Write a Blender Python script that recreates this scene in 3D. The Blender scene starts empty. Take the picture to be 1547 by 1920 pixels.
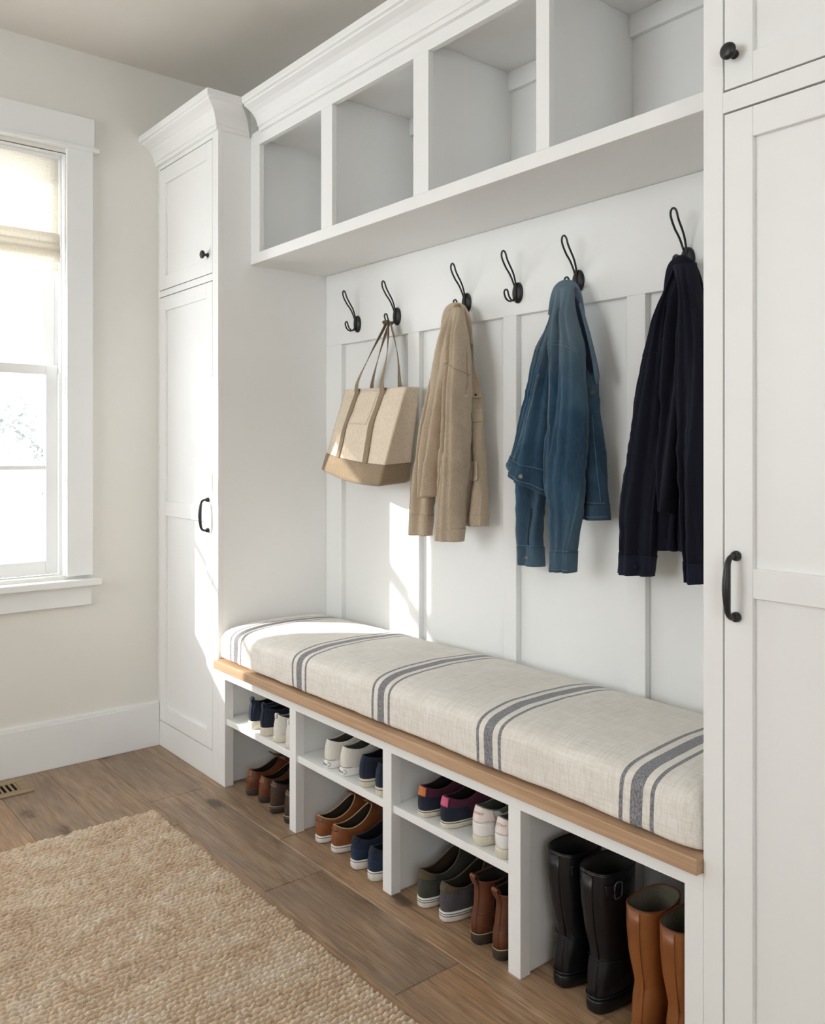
import bpy, bmesh, math, random
import numpy as np
from mathutils import Vector, noise
random.seed(7); rng = np.random.default_rng(5)
PI = math.pi
C = bpy.context.scene.collection
sc = bpy.context.scene

# ------------------------------------------------------------------ camera
AZ = math.radians(39.33); FPX = 1612.0; PCX = 773.5; HZ = 845.0; HCAM = 1.25
DV = np.array([-math.cos(AZ), math.sin(AZ), 0.0]); RV = np.array([math.sin(AZ), math.cos(AZ), 0.0])
cam_d = bpy.data.cameras.new('camera'); cam = bpy.data.objects.new('camera', cam_d); C.objects.link(cam)
cam.location = (0, 0, HCAM); cam.rotation_euler = (PI/2, 0, PI/2 - AZ)
cam_d.sensor_fit = 'VERTICAL'; cam_d.sensor_height = 36.0; cam_d.lens = FPX/1920*36.0
cam_d.shift_y = -(960-HZ)/1920.0; cam_d.clip_start = 0.02
sc.camera = cam

def ray(px, py):
    return DV + (px-PCX)/FPX*RV + np.array([0, 0, -(py-HZ)/FPX])
def aty(px, py, y):                      # the point of the room at depth y seen there
    R = ray(px, py); t = y/R[1]; return np.array([R[0]*t, y, HCAM+R[2]*t])

# ------------------------------------------------------------------ objects
def children_loc(p):
    v = Vector((0, 0, 0))
    while p is not None: v += p.location; p = p.parent
    return v
def raw(name, verts, faces, mat, parent=None, smooth=False, kind=None, world=True):
    me = bpy.data.meshes.new(name)
    v = np.asarray(verts, dtype=float)
    if parent is not None and world: v = v - np.array(children_loc(parent))
    me.from_pydata(v.tolist(), [], [list(f) for f in faces]); me.update()
    if smooth: me.polygons.foreach_set('use_smooth', [True]*len(me.polygons))
    mats = mat if isinstance(mat, (list, tuple)) else [mat]
    for m in mats: me.materials.append(m)
    o = bpy.data.objects.new(name, me); C.objects.link(o)
    if parent is not None: o.parent = parent
    if kind: o['kind'] = kind
    return o
def tag(o, label, cat, group=None):
    o['label'] = label; o['category'] = cat
    if group: o['group'] = group
    return o
def thing(name, label, cat, loc=(0, 0, 0), group=None):
    o = bpy.data.objects.new(name, None); C.objects.link(o); o.location = loc
    o.empty_display_size = .05
    return tag(o, label, cat, group)
def bevel(o, w=.002, seg=2):
    m = o.modifiers.new('bevel', 'BEVEL'); m.width = w; m.segments = seg; m.limit_method = 'ANGLE'; m.angle_limit = .6
    return o

class MB:
    def __init__(s): s.v = []; s.f = []
    def add(s, vs, fs):
        n = len(s.v); s.v += [tuple(map(float, p)) for p in vs]; s.f += [tuple(i+n for i in f) for f in fs]; return s
    def box(s, x0, x1, y0, y1, z0, z1):
        vs = [(x, y, z) for x in (x0, x1) for y in (y0, y1) for z in (z0, z1)]
        return s.add(vs, [(0, 1, 3, 2), (4, 6, 7, 5), (0, 4, 5, 1), (2, 3, 7, 6), (0, 2, 6, 4), (1, 5, 7, 3)])
    def rings(s, R, cap0=True, cap1=True, closed=True):
        R = [np.asarray(r) for r in R]; n = len(R[0]); vs = np.concatenate(R)
        fs = []
        for i in range(len(R)-1):
            for j in range(n if closed else n-1):
                k = (j+1) % n; fs.append((i*n+j, i*n+k, (i+1)*n+k, (i+1)*n+j))
        if cap0: fs.append(tuple(range(n-1, -1, -1)))
        if cap1: fs.append(tuple((len(R)-1)*n+j for j in range(n)))
        return s.add(vs, fs)
    def sweep(s, pts, ra, rb=None, ref=(0, 0, 1), n=12, closed=False, taper=None, power=1.0):
        P = np.asarray(pts, float); N = len(P); rb = ra if rb is None else rb
        R = []
        for i in range(N):
            a = P[(i-1) % N] if (closed or i > 0) else P[i]; b = P[(i+1) % N] if (closed or i < N-1) else P[i]
            t = b-a; t = t/(np.linalg.norm(t)+1e-12)
            rf = np.asarray(ref[i] if isinstance(ref, list) else ref, float)
            u = rf-t*np.dot(rf, t)
            if np.linalg.norm(u) < 1e-6: u = np.array([1., 0, 0])-t*t[0]
            u = u/np.linalg.norm(u); w = np.cross(t, u)
            k = taper[i] if taper is not None else 1
            A = (ra[i] if hasattr(ra, '__len__') else ra)*k; B = (rb[i] if hasattr(rb, '__len__') else rb)*k
            ph = np.linspace(0, 2*PI, n, endpoint=False)
            c = np.sign(np.cos(ph))*np.abs(np.cos(ph))**power; q = np.sign(np.sin(ph))*np.abs(np.sin(ph))**power
            R.append(P[i]+np.outer(c*A, w)+np.outer(q*B, u))
        if closed: R.append(R[0]); return s.rings(R, False, False)
        return s.rings(R)
    def lathe(s, prof, org, axis, n=24):
        ax = np.asarray(axis, float); ax /= np.linalg.norm(ax)
        u = np.cross(ax, [0, 0, 1.]);
        if np.linalg.norm(u) < 1e-6: u = np.array([1., 0, 0])
        u /= np.linalg.norm(u); w = np.cross(ax, u); ph = np.linspace(0, 2*PI, n, endpoint=False)
        return s.rings([np.asarray(org)+ax*h+r*(np.outer(np.cos(ph), u)+np.outer(np.sin(ph), w)) for h, r in prof])
    def grid(s, G):
        G = np.asarray(G); a, b = G.shape[:2]
        return s.add(G.reshape(-1, 3), [(i*b+j, i*b+j+1, (i+1)*b+j+1, (i+1)*b+j) for i in range(a-1) for j in range(b-1)])
    def slab(s, G, nrm, th):                       # a grid given a thickness
        G = np.asarray(G); a, b = G.shape[:2]; H = G+np.asarray(nrm)*th; n = len(s.v)
        s.grid(G); s.grid(H[:, ::-1])
        N = a*b; e = [(0, j) for j in range(b)]+[(i, b-1) for i in range(1, a)]+[(a-1, j) for j in range(b-2, -1, -1)]+[(i, 0) for i in range(a-2, 0, -1)]
        for k in range(len(e)):
            (i, j), (p, q) = e[k], e[(k+1) % len(e)]
            s.f.append((n+i*b+j, n+N+i*b+(b-1-j), n+N+p*b+(b-1-q), n+p*b+q))
        return s
    def build(s, name, mat, parent=None, smooth=False, kind=None, bev=None, world=True):
        o = raw(name, s.v, s.f, mat, parent, smooth, kind, world)
        if bev: bevel(o, bev)
        return o

def catmull(P, n):
    P = np.asarray(P, float); N = len(P)
    if P.ndim == 1: P = P[:, None]
    out = []
    for t in np.linspace(0, N-1, n):
        i = min(int(t), N-2); u = t-i
        a, b, c, d = P[max(i-1, 0)], P[i], P[i+1], P[min(i+2, N-1)]
        out.append(.5*((2*b)+(c-a)*u+(2*a-5*b+4*c-d)*u*u+(3*b-a-3*c+d)*u**3))
    return np.array(out)

# ------------------------------------------------------------------ materials
def lin(c):
    return tuple(((v/255)/12.92 if v/255 <= .04045 else ((v/255+.055)/1.055)**2.4) for v in c)+(1.0,)
class Mat:
    def __init__(s, name, col, rough=.5, spec=.5, sheen=0.0):
        s.m = bpy.data.materials.new(name); s.m.use_nodes = True; s.t = s.m.node_tree; s.N = s.t.nodes; s.L = s.t.links
        s.b = s.N['Principled BSDF']; s.b.inputs['Roughness'].default_value = rough
        s.b.inputs['Specular IOR Level'].default_value = spec
        s.b.inputs['Base Color'].default_value = lin(col); s.col = lin(col)
        if sheen: s.b.inputs['Sheen Weight'].default_value = sheen
        s.tc = s.N.new('ShaderNodeTexCoord')
        s.height = None
    def node(s, t, **kw):
        n = s.N.new(t)
        for k, v in kw.items():
            if k in n.inputs: n.inputs[k].default_value = v
            else: setattr(n, k, v)
        return n
    def link(s, a, b): s.L.new(a, b)
    def coords(s, scale=(1, 1, 1), rot=(0, 0, 0), out='Object'):
        mp = s.N.new('ShaderNodeMapping'); mp.inputs['Scale'].default_value = scale; mp.inputs['Rotation'].default_value = rot
        s.link(s.tc.outputs[out], mp.inputs['Vector']); return mp.outputs['Vector']
    def noise(s, vec, scale=5, detail=4, rough=.55, dist=0):
        n = s.node('ShaderNodeTexNoise', Scale=scale, Detail=detail, Roughness=rough, Distortion=dist); s.link(vec, n.inputs['Vector']); return n.outputs['Fac']
    def ramp(s, fac, stops, interp='LINEAR'):
        r = s.N.new('ShaderNodeValToRGB'); r.color_ramp.interpolation = interp; e = r.color_ramp.elements
        while len(e) < len(stops): e.new(.5)
        for x, (p, c) in zip(e, stops): x.position = p; x.color = c if len(c) == 4 else lin(c)
        s.link(fac, r.inputs['Fac']); return r.outputs['Color']
    def mix(s, fac, a, b, mode='MIX'):
        n = s.N.new('ShaderNodeMix'); n.data_type = 'RGBA'; n.blend_type = mode
        for k, x in (('Factor', fac), ('A', a), ('B', b)):
            i = [q for q in n.inputs if q.name == k and (q.type == ('VALUE' if k == 'Factor' else 'RGBA'))][0]
            if hasattr(x, 'is_linked'): s.link(x, i)
            else: i.default_value = x
        return [q for q in n.outputs if q.type == 'RGBA'][0]
    def math(s, op, a, b=None, c=None, clamp=False):
        n = s.N.new('ShaderNodeMath'); n.operation = op; n.use_clamp = clamp
        for i, x in enumerate((a, b, c)):
            if x is None: continue
            if hasattr(x, 'is_linked'): s.link(x, n.inputs[i])
            else: n.inputs[i].default_value = x
        return n.outputs[0]
    def base(s, c): s.link(c, s.b.inputs['Base Color']); return s
    def bump(s, h, strength=.3, dist=.001):
        n = s.node('ShaderNodeBump', Strength=strength, Distance=dist); s.link(h, n.inputs['Height'])
        if s.height is not None: s.link(s.height, n.inputs['Normal'])
        s.height = n.outputs['Normal']; s.link(s.height, s.b.inputs['Normal']); return s

def paint(name, col, rough=.4, var=.012):
    M = Mat(name, col, rough, .35); v = M.coords()
    n = M.noise(v, 3, 3); a = tuple(max(0, c-var) for c in M.col[:3])+(1,); b = tuple(min(1, c+var) for c in M.col[:3])+(1,)
    M.base(M.ramp(n, [(.3, a), (.7, b)])); M.bump(M.noise(v, 180, 2), .04, .0005); return M.m
def fabric(name, col, col2, weave=900, rough=.9, big=7, bumpd=.0008, strength=.45, sheen=.15):
    M = Mat(name, col, rough, .2, sheen); v = M.coords()
    n = M.noise(v, big, 5, .6); fine = M.noise(M.coords((1, 1, .35)), weave*.35, 3)
    c = M.ramp(n, [(.28, col2), (.72, col)]); c = M.mix(.35, c, M.ramp(fine, [(.3, tuple(x*.62 for x in M.col[:3])+(1,)), (.7, tuple(min(1, x*1.22) for x in M.col[:3])+(1,))]))
    M.base(c)
    M.bump(M.noise(v, weave*.5, 2), strength, bumpd*.7)
    M.bump(M.noise(v, 60, 4), .25, bumpd*2); return M.m
def leather(name, col, col2, rough=.42, big=18):
    M = Mat(name, col, rough, .45); v = M.coords()
    M.base(M.ramp(M.noise(v, big, 5, .6, .4), [(.3, col2), (.7, col)])); M.bump(M.noise(v, 300, 3), .2, .0006); return M.m
def plain(name, col, rough=.5, spec=.5, scale=60, var=.12):
    M = Mat(name, col, rough, spec); n = M.noise(M.coords(), scale, 3)
    M.base(M.ramp(n, [(.3, tuple(x*(1-var) for x in M.col[:3])+(1,)), (.7, tuple(min(1, x*(1+var)) for x in M.col[:3])+(1,))])); M.bump(n, .08, .0006); return M.m

WHITE = paint('cabinet_white_paint', (236, 236, 234), .38)
TRIMW = paint('trim_white_paint', (236, 237, 236), .35)
WALLP = paint('wall_off_white_paint', (228, 226, 219), .8)
CEILP = paint('ceiling_paint', (226, 221, 213), .85)
IRON = plain('black_iron', (30, 29, 29), .42, .5)
SOLEW = plain('white_rubber', (222, 219, 212), .55, .4, 90, .06)
SOLEC = plain('cream_rubber', (214, 207, 188), .6, .35, 90, .07)
SOLED = plain('dark_rubber', (62, 52, 44), .6, .35, 90, .15)

def make_floor_mat():
    M = Mat('oak_planks', (150, 120, 92), .42, .4)
    at = M.node('ShaderNodeAttribute'); at.attribute_name = 'plank'
    sep = M.N.new('ShaderNodeSeparateXYZ'); M.link(M.tc.outputs['Object'], sep.inputs[0])
    off = M.math('MULTIPLY', at.outputs['Fac'], 37.0)
    cmb = M.N.new('ShaderNodeCombineXYZ'); M.link(sep.outputs['X'], cmb.inputs['X']); M.link(sep.outputs['Y'], cmb.inputs['Y']); M.link(off, cmb.inputs['Z'])
    def mp(sc_):
        m = M.N.new('ShaderNodeMapping'); m.inputs['Scale'].default_value = sc_; M.link(cmb.outputs[0], m.inputs['Vector']); return m.outputs['Vector']
    g1 = M.noise(mp((1.6, 14, 1)), 2.2, 8, .65, .9)
    g2 = M.noise(mp((5, 120, 1)), 1.6, 5, .6, .4)
    cl = M.noise(mp((1.2, 2.6, 1)), 1.7, 4, .6, .8)
    col = M.ramp(g1, [(.30, (112, 88, 68)), (.43, (160, 132, 106)), (.55, (190, 162, 134)), (.70, (208, 184, 158))])
    col = M.mix(.5, col, M.ramp(g2, [(.36, (128, 104, 84)), (.60, (200, 176, 150))]), 'MIX')
    tone = M.ramp(at.outputs['Fac'], [(0, (190, 186, 182)), (.35, (214, 206, 196)), (.7, (236, 216, 190)), (1, (246, 236, 220))])
    col = M.mix(.75, col, tone, 'MULTIPLY'); 
    col = M.mix(M.math('MULTIPLY', M.ramp(cl, [(.46, (0, 0, 0)), (.62, (255, 255, 255))]), .45), col, lin((118, 104, 92)))
    vo = M.node('ShaderNodeTexVoronoi', Scale=1.0); M.link(mp((2.7, 6.3, 1)), vo.inputs['Vector'])
    wob = M.math('ADD', vo.outputs['Distance'], M.math('MULTIPLY', M.noise(mp((14, 30, 1)), 2, 3), .16))
    kn = M.ramp(wob, [(.17, (255, 255, 255)), (.25, (120, 120, 120)), (.38, (0, 0, 0))])
    col = M.mix(M.math('MULTIPLY', kn, .8), col, lin((58, 40, 28)))
    M.base(col)
    M.b.inputs['Roughness'].default_value = .4
    M.bump(g2, .5, .0012); M.bump(g1, .3, .002); return M.m
FLOORM = make_floor_mat()

def oak(name, c0, c1, c2, axis=0):
    M = Mat(name, c1, .45, .4)
    s1 = [26, 26, 26]; s1[axis] = 1.2; s2 = [150, 150, 150]; s2[axis] = 4
    g = M.noise(M.coords(tuple(s1)), 1, 6, .6, .7); f = M.noise(M.coords(tuple(s2)), 1, 4)
    c = M.ramp(g, [(.25, c0), (.5, c1), (.75, c2)]); c = M.mix(.4, c, M.ramp(f, [(.3, c0), (.7, c2)])); M.base(c); M.bump(f, .2, .0008); return M.m
SLABM = oak('bench_oak', (160, 126, 98), (188, 154, 122), (208, 178, 147))
VENTM = oak('vent_oak', (128, 106, 80), (150, 128, 100), (168, 146, 116), 1)

def make_cushion_mat():
    M = Mat('striped_linen', (220, 214, 203), .92, .15, .2); v = M.coords()
    slub1 = M.noise(M.coords((14, 260, 260)), 1, 3); slub2 = M.noise(M.coords((260, 14, 30)), 1, 3)
    c = M.ramp(M.noise(v, 9, 4), [(.3, (220, 214, 204)), (.7, (234, 230, 222))])
    c = M.mix(.35, c, M.ramp(slub1, [(.3, (192, 184, 170)), (.62, (238, 235, 228))]))
    c = M.mix(.3, c, M.ramp(slub2, [(.3, (196, 188, 175)), (.62, (240, 237, 230))]))
    sep = M.N.new('ShaderNodeSeparateXYZ'); M.link(M.tc.outputs['Object'], sep.inputs[0])
    X = M.math('ADD', sep.outputs['X'], M.math('MULTIPLY', M.math('SUBTRACT', M.noise(M.coords((3, 4, 4)), 1.2, 2), .5), .012))
    mask = None
    for cx in (-2.822, -2.385, -1.950, -1.512, -1.078):
        d = M.math('ABSOLUTE', M.math('SUBTRACT', X, cx))
        thick = M.math('LESS_THAN', d, .0155)
        thin = M.math('LESS_THAN', M.math('ABSOLUTE', M.math('SUBTRACT', d, .0385)), .0050)
        s_ = M.math('MAXIMUM', thick, thin); mask = s_ if mask is None else M.math('MAXIMUM', mask, s_)
    fr = M.noise(M.coords((420, 420, 160)), 1, 2)
    ink = M.ramp(fr, [(.38, (82, 82, 92)), (.66, (148, 147, 152))])
    M.base(M.mix(M.math('MULTIPLY', mask, .92), c, ink))
    M.bump(slub1, .35, .0012); M.bump(slub2, .3, .0012); M.bump(M.noise(v, 22, 4), .4, .004); return M.m
CUSHM = make_cushion_mat()

def make_denim(name, cd, cm, cl, fade=True):
    M = Mat(name, cm, .9, .15, .1); v = M.coords()
    n = M.noise(M.coords((9, 9, 4.5)), 1, 4, .55, .1)
    c = M.ramp(n, [(.25, cd), (.5, cm), (.78, cl)])
    str_ = M.noise(M.coords((420, 420, 26)), 1, 3)
    c = M.mix(.22, c, M.ramp(str_, [(.3, cd), (.72, cl)]))
    if fade:
        sep = M.N.new('ShaderNodeSeparateXYZ'); M.link(M.tc.outputs['Object'], sep.inputs[0])
        w = M.math('ADD', sep.outputs['Z'], M.math('MULTIPLY', M.noise(M.coords((5, 5, 2.5)), 1, 3), .25))
        f = M.ramp(M.math('MULTIPLY', M.math('SUBTRACT', w, .05), 1.0), [(.10, (150, 150, 150)), (.35, (20, 20, 20)), (.58, (0, 0, 0)), (.76, (255, 255, 255))])
        c = M.mix(M.math('MULTIPLY', f, .72), c, lin((104, 121, 131)))
    M.base(c)
    M.bump(M.noise(M.coords((420, 420, 150)), 1, 3), .35, .0006); M.bump(M.noise(v, 45, 4), .3, .002); return M.m
DENIM = make_denim('faded_denim', (24, 41, 58), (44, 73, 96), (88, 114, 131))
DENIMD = fabric('dark_denim_lining', (34, 42, 58), (22, 28, 42), 900)
STITCH = plain('pale_stitching', (112, 128, 140), .8, .2)
KHAKI = fabric('khaki_cotton', (190, 173, 151), (168, 150, 128), 1000, .85, 6, .0006, .25)
KHAKID = fabric('khaki_seam', (156, 132, 104), (136, 112, 86), 1000)
NAVY = fabric('navy_cotton', (25, 26, 40), (16, 17, 28), 1000, .85, 6, .0006, .25, .03)
NAVYL = fabric('navy_facing', (32, 34, 52), (24, 26, 42), 1000, .8, 7, .0008, .45, .03)
CANVAS = fabric('cream_canvas', (226, 211, 190), (212, 195, 172), 700, .9, 5)
TAUPE = fabric('taupe_canvas', (150, 132, 108), (132, 114, 92), 700, .9, 8)

# ------------------------------------------------------------------ room shell
XW, YW, ZC = -3.521, 1.990, 2.855
XR_, YF = 1.70, -2.80
# floor : long oak boards, one mesh, grooves between boards
def build_floor():
    mb = MB(); tones = []
    w = .202; rows = [1.421+w*k for k in range(3, -23, -1)]
    fixed = {1.219: [-4.4, -2.955, -2.150, -1.552, .4]}
    for y0 in rows:
        y1 = y0+w; lo, hi = max(y0, YF), min(y1, YW)
        if hi-lo < .01: continue
        js = None
        for k, v in fixed.items():
            if abs(k-y0) < .01: js = v
        if js is None:
            js = [-4.6+random.random()*1.0]
            while js[-1] < 2: js.append(js[-1]+random.uniform(1.1, 1.9))
        js = js+[js[-1]+1.6, js[-1]+3.2]
        for a, b in zip(js[:-1], js[1:]):
            a2, b2 = max(a, XW), min(b, XR_)
            if b2-a2 < .01: continue
            g = .0030; t = random.random(); d = .0030
            n = len(mb.v)
            mb.add([(a2, lo, -d), (b2, lo, -d), (b2, hi, -d), (a2, hi, -d), (a2+g, lo+g, 0), (b2-g, lo+g, 0), (b2-g, hi-g, 0), (a2+g, hi-g, 0)],
                   [(4, 5, 6, 7), (0, 1, 5, 4), (1, 2, 6, 5), (2, 3, 7, 6), (3, 0, 4, 7)]); tones += [t]*5
    mb.add([(XW, YF, -.06), (XR_, YF, -.06), (XR_, YW, -.06), (XW, YW, -.06)], [(3, 2, 1, 0)]); tones += [.5]
    o = mb.build('floor', FLOORM, kind='structure')
    a = o.data.attributes.new('plank', 'FLOAT', 'FACE'); a.data.foreach_set('value', tones)
build_floor()
MB().box(XW-.15, XR_+.15, YF-.15, YW+.15, ZC, ZC+.12).build('ceiling', CEILP, kind='structure')
# left wall with the window opening
WY0, WY1, WZ0, WZ1 = .30, 1.100, .752, 2.430
mb = MB(); x0, x1 = XW-.14, XW
mb.box(x0, x1, WY1, YW+.15, -.06, ZC); mb.box(x0, x1, WY0, WY1, -.06, WZ0); mb.box(x0, x1, WY0, WY1, WZ1, ZC)
mb.box(x0, x1, YF-.15, WY0, -.06, ZC)
mb.build('wall_left', WALLP, kind='structure')
MB().box(XW, XR_, YW, YW+.15, -.06, ZC).build('wall_back', paint('panelling_white_paint', (236, 237, 235), .42), kind='structure')
R2 = (-1.6, -.2, .95, 2.45)
mb = MB(); mb.box(XR_, XR_+.15, R2[1], YW+.15, -.06, ZC); mb.box(XR_, XR_+.15, YF-.15, R2[0], -.06, ZC); mb.box(XR_, XR_+.15, R2[0], R2[1], -.06, R2[2]); mb.box(XR_, XR_+.15, R2[0], R2[1], R2[3], ZC)
mb.build('wall_right', WALLP, kind='structure')
F2 = (-3.0, -1.25, 1.02, 2.62)
mb = MB(); mb.box(XW, F2[0], YF-.15, YF, -.06, ZC); mb.box(F2[1], XR_, YF-.15, YF, -.06, ZC); mb.box(F2[0], F2[1], YF-.15, YF, -.06, F2[2]); mb.box(F2[0], F2[1], YF-.15, YF, F2[3], ZC)
mb.build('wall_front', WALLP, kind='structure')
# baseboard on the left wall
mb = MB(); mb.box(XW, XW+.016, YF, 1.4835, 0, .176); mb.box(XW, XW+.011, YF, 1.4835, .176, .190)
mb.build('baseboard_left', TRIMW, kind='structure', bev=.002)

# window ------------------------------------------------------------
wf = bpy.data.objects.new('window_1', None); C.objects.link(wf); wf.location = (XW, .76, WZ0); wf['kind'] = 'structure'
mb = MB(); e = .02
mb.box(XW, XW+e, WY1, 1.202, WZ0-.002, 2.452); mb.box(XW, XW+e, WY0-.102, WY0, WZ0-.002, 2.452)
mb.box(XW, XW+.027, WY0-.106, 1.206, 2.463, 2.585); mb.box(XW, XW+.040, WY0-.12, 1.222, 2.450, 2.466)
mb.build('casing', TRIMW, wf, bev=.002)
MB().box(XW-.10, XW+.050, WY0-.125, 1.228, .710, .738).build('window_sill', TRIMW, wf, bev=.004)
MB().box(XW, XW+.018, WY0-.10, 1.196, .630, .710).build('apron', TRIMW, wf, bev=.002)
mb = MB()
mb.box(XW-.13, XW, WY1-.002, WY1+.002, WZ0, WZ1); mb.box(XW-.13, XW, WY0-.002, WY0+.002, WZ0, WZ1); mb.box(XW-.13, XW, WY0, WY1, WZ1-.003, WZ1+.003)
mb.box(XW-.115, XW-.092, WY1-.014, WY1, WZ0, WZ1); mb.box(XW-.050, XW-.040, WY1-.012, WY1, WZ0, WZ1)
mb.box(XW-.115, XW-.092, WY0, WY0+.014, WZ0, WZ1); mb.box(XW-.050, XW-.040, WY0, WY0+.012, WZ0, WZ1)
mb.build('jamb', TRIMW, wf)
GLASS = Mat('window_glass', (255, 255, 255)); t = GLASS.t
tr = GLASS.N.new('ShaderNodeBsdfTransparent'); gl = GLASS.N.new('ShaderNodeBsdfGlossy'); gl.inputs['Roughness'].default_value = .02
mx = GLASS.N.new('ShaderNodeMixShader'); mx.inputs[0].default_value = .04
GLASS.link(tr.outputs[0], mx.inputs[1]); GLASS.link(gl.outputs[0], mx.inputs[2]); GLASS.link(mx.outputs[0], GLASS.N['Material Output'].inputs['Surface'])
GLASS = GLASS.m
def sash(name, xf, z0, z1, railb, railt, muntin, parent):
    mb = MB(); a, b = WY0+.014, WY1-.014; st = .046
    mb.box(xf-.034, xf, a, a+st, z0, z1); mb.box(xf-.034, xf, b-st, b, z0, z1)
    mb.box(xf-.034, xf, a+st, b-st, z0, z0+railb); mb.box(xf-.034, xf, a+st, b-st, z1-railt, z1)
    if muntin: mb.box(xf-.028, xf-.006, a+st, b-st, muntin-.009, muntin+.009)
    o = mb.build(name, TRIMW, parent, bev=.003)
    MB().box(xf-.019, xf-.016, a+st-.004, b-st+.004, z0+railb-.004, z1-railt+.004).build('pane', GLASS, o)
sash('lower_sash', XW-.052, .757, 1.592, .055, .040, 1.183, wf)
sash('upper_sash', XW-.090, 1.560, WZ1-.004, .040, .05, 2.0, wf)
# added unseen windows behind and beside the camera, to let in more light
def plain_window(name, axis, pos, a0, a1, z0, z1, n):
    w = bpy.data.objects.new(name, None); C.objects.link(w); w['kind'] = 'structure'
    mb = MB(); g = MB()
    def bx(m, p0, p1, u0, u1, q0, q1):
        m.box(p0, p1, u0, u1, q0, q1) if axis == 0 else m.box(u0, u1, p0, p1, q0, q1)
    bx(mb, pos-.09, pos-.04, a0, a0+.05, z0, z1); bx(mb, pos-.09, pos-.04, a1-.05, a1, z0, z1)
    bx(mb, pos-.09, pos-.04, a0, a1, z0, z0+.06); bx(mb, pos-.09, pos-.04, a0, a1, z1-.06, z1); bx(mb, pos-.09, pos-.04, a0, a1, (z0+z1)/2-.02, (z0+z1)/2+.02)
    for k in range(1, n):
        u = a0+(a1-a0)*k/n; bx(mb, pos-.09, pos-.04, u-.03, u+.03, z0, z1)
    bx(g, pos-.067, pos-.064, a0+.05, a1-.05, z0+.06, z1-.06)
    f = mb.build('window_frame', TRIMW, w); g.build('pane', GLASS, w)
    c = MB(); bx(c, pos, pos+.02, a0-.1, a0, z0-.1, z1+.12); bx(c, pos, pos+.02, a1, a1+.1, z0-.1, z1+.12); bx(c, pos, pos+.02, a0, a1, z0-.1, z0); bx(c, pos, pos+.02, a0, a1, z1, z1+.12)
    c.build('casing', TRIMW, w)
plain_window('added_front_window', 1, YF, F2[0], F2[1], F2[2], F2[3], 3)  # made-up window behind the camera, lets in soft frontal light
plain_window('added_right_window', 0, XR_+.13, R2[0], R2[1], R2[2], R2[3], 2)  # made-up window out of view, added to brighten the left wall

MB().box(-6.8, 2.2, -6.9, YF-.15, 2.62, 2.72).build('added_sun_blocker', TRIMW, kind='structure')  # added unseen slab that blocks direct sun from the front opening
# roman shade
SH = Mat('roman_shade_linen', (236, 230, 218), .9, .1); v = SH.coords((1, 120, 120)); f = SH.noise(v, 1, 3)
cc = SH.ramp(f, [(.3, (233, 228, 218)), (.7, (245, 242, 235))]); SH.base(cc)
tl = SH.N.new('ShaderNodeBsdfTranslucent'); SH.link(cc, tl.inputs['Color'])
mx = SH.N.new('ShaderNodeMixShader'); mx.inputs[0].default_value = .5
SH.link(SH.b.outputs[0], mx.inputs[1]); SH.link(tl.outputs[0], mx.inputs[2]); SH.link(mx.outputs[0], SH.N['Material Output'].inputs['Surface'])
sh = thing('roman_shade', 'cream linen roman shade pulled a quarter down in the window', 'blind', (XW-.03, .76, 1.98))
ya, yb = WY0+.012, WY1-.016
def shade_strip(z0, z1, xf, bulge, th=.0016, n=14):
    G = []
    for i in range(n):
        t = i/(n-1); z = z1+(z0-z1)*t
        G.append([(xf+bulge*math.sin(t*PI)**.8+.001*math.sin(9*y+3*t), y, z) for y in np.linspace(ya, yb, 24)])
    return np.array(G)
MB().slab(shade_strip(2.085, 2.424, XW-.036, .004), (-1, 0, 0), .0016).build('shade_cloth', SH.m, sh, True)
for i, (z0, z1, xf, bl) in enumerate([(2.050, 2.115, XW-.028, .010), (2.022, 2.078, XW-.022, .010), (2.000, 2.050, XW-.017, .008)]):
    MB().slab(shade_strip(z0, z1, xf, bl), (-1, 0, 0), .003).build('fold', SH.m, sh, True)
MB().slab(shade_strip(1.968, 2.012, XW-.034, .001), (-1, 0, 0), .003).build('hem_band', SH.m, sh, True)
MB().box(XW-.05, XW-.03, ya, yb, 2.412, 2.4265).build('head_rail', TRIMW, sh)

# floor vent
vt = thing('floor_vent', 'oak slatted floor vent by the baseboard under the window', 'vent', (-3.39, .76, 0))
VX0, VX1, VY0, VY1 = -3.480, -3.318, .585, .926
mb = MB(); mb.box(VX0, VX0+.040, VY0, VY1, .0005, .006); mb.box(VX1-.040, VX1, VY0, VY1, .0005, .006)
mb.box(VX0+.04, VX1-.04, VY0, VY0+.035, .0005, .006); mb.box(VX0+.04, VX1-.04, VY1-.035, VY1, .0005, .006)
mb.build('vent_frame', VENTM, vt, bev=.0015)
mb = MB()
y = VY0+.038
while y < VY1-.042: mb.box(VX0+.04, VX1-.04, y, y+.007, .0007, .0050); y += .0185
mb.build('slats', VENTM, vt)
MB().box(VX0+.038, VX1-.038, VY0+.033, VY1-.033, .0004, .0008).build('opening', plain('painted_vent_shade', (24, 21, 18), .9, .1), vt)  # dark sheet under the slats, shade between them put into its colour

# ------------------------------------------------------------------ panelling on the back wall
XL, XRC, Y0, YH = -2.965, -.9265, 1.484, 1.621
YB = 1.968                                   # face of the boards
mb = MB()
mb.box(XL+.001, XRC-.001, YB, YW, 1.677, 1.9665)
for a, b in ((XL+.001, -2.853), (-2.428, -2.366), (-1.945, -1.887), (-1.466, -1.405), (-.99, XRC-.001)):
    mb.box(a, b, YB, YW, .436, 1.677)
mb.build('trim_1', paint('board_white_paint', (236, 237, 235), .4), kind='structure', bev=.0015)

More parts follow.
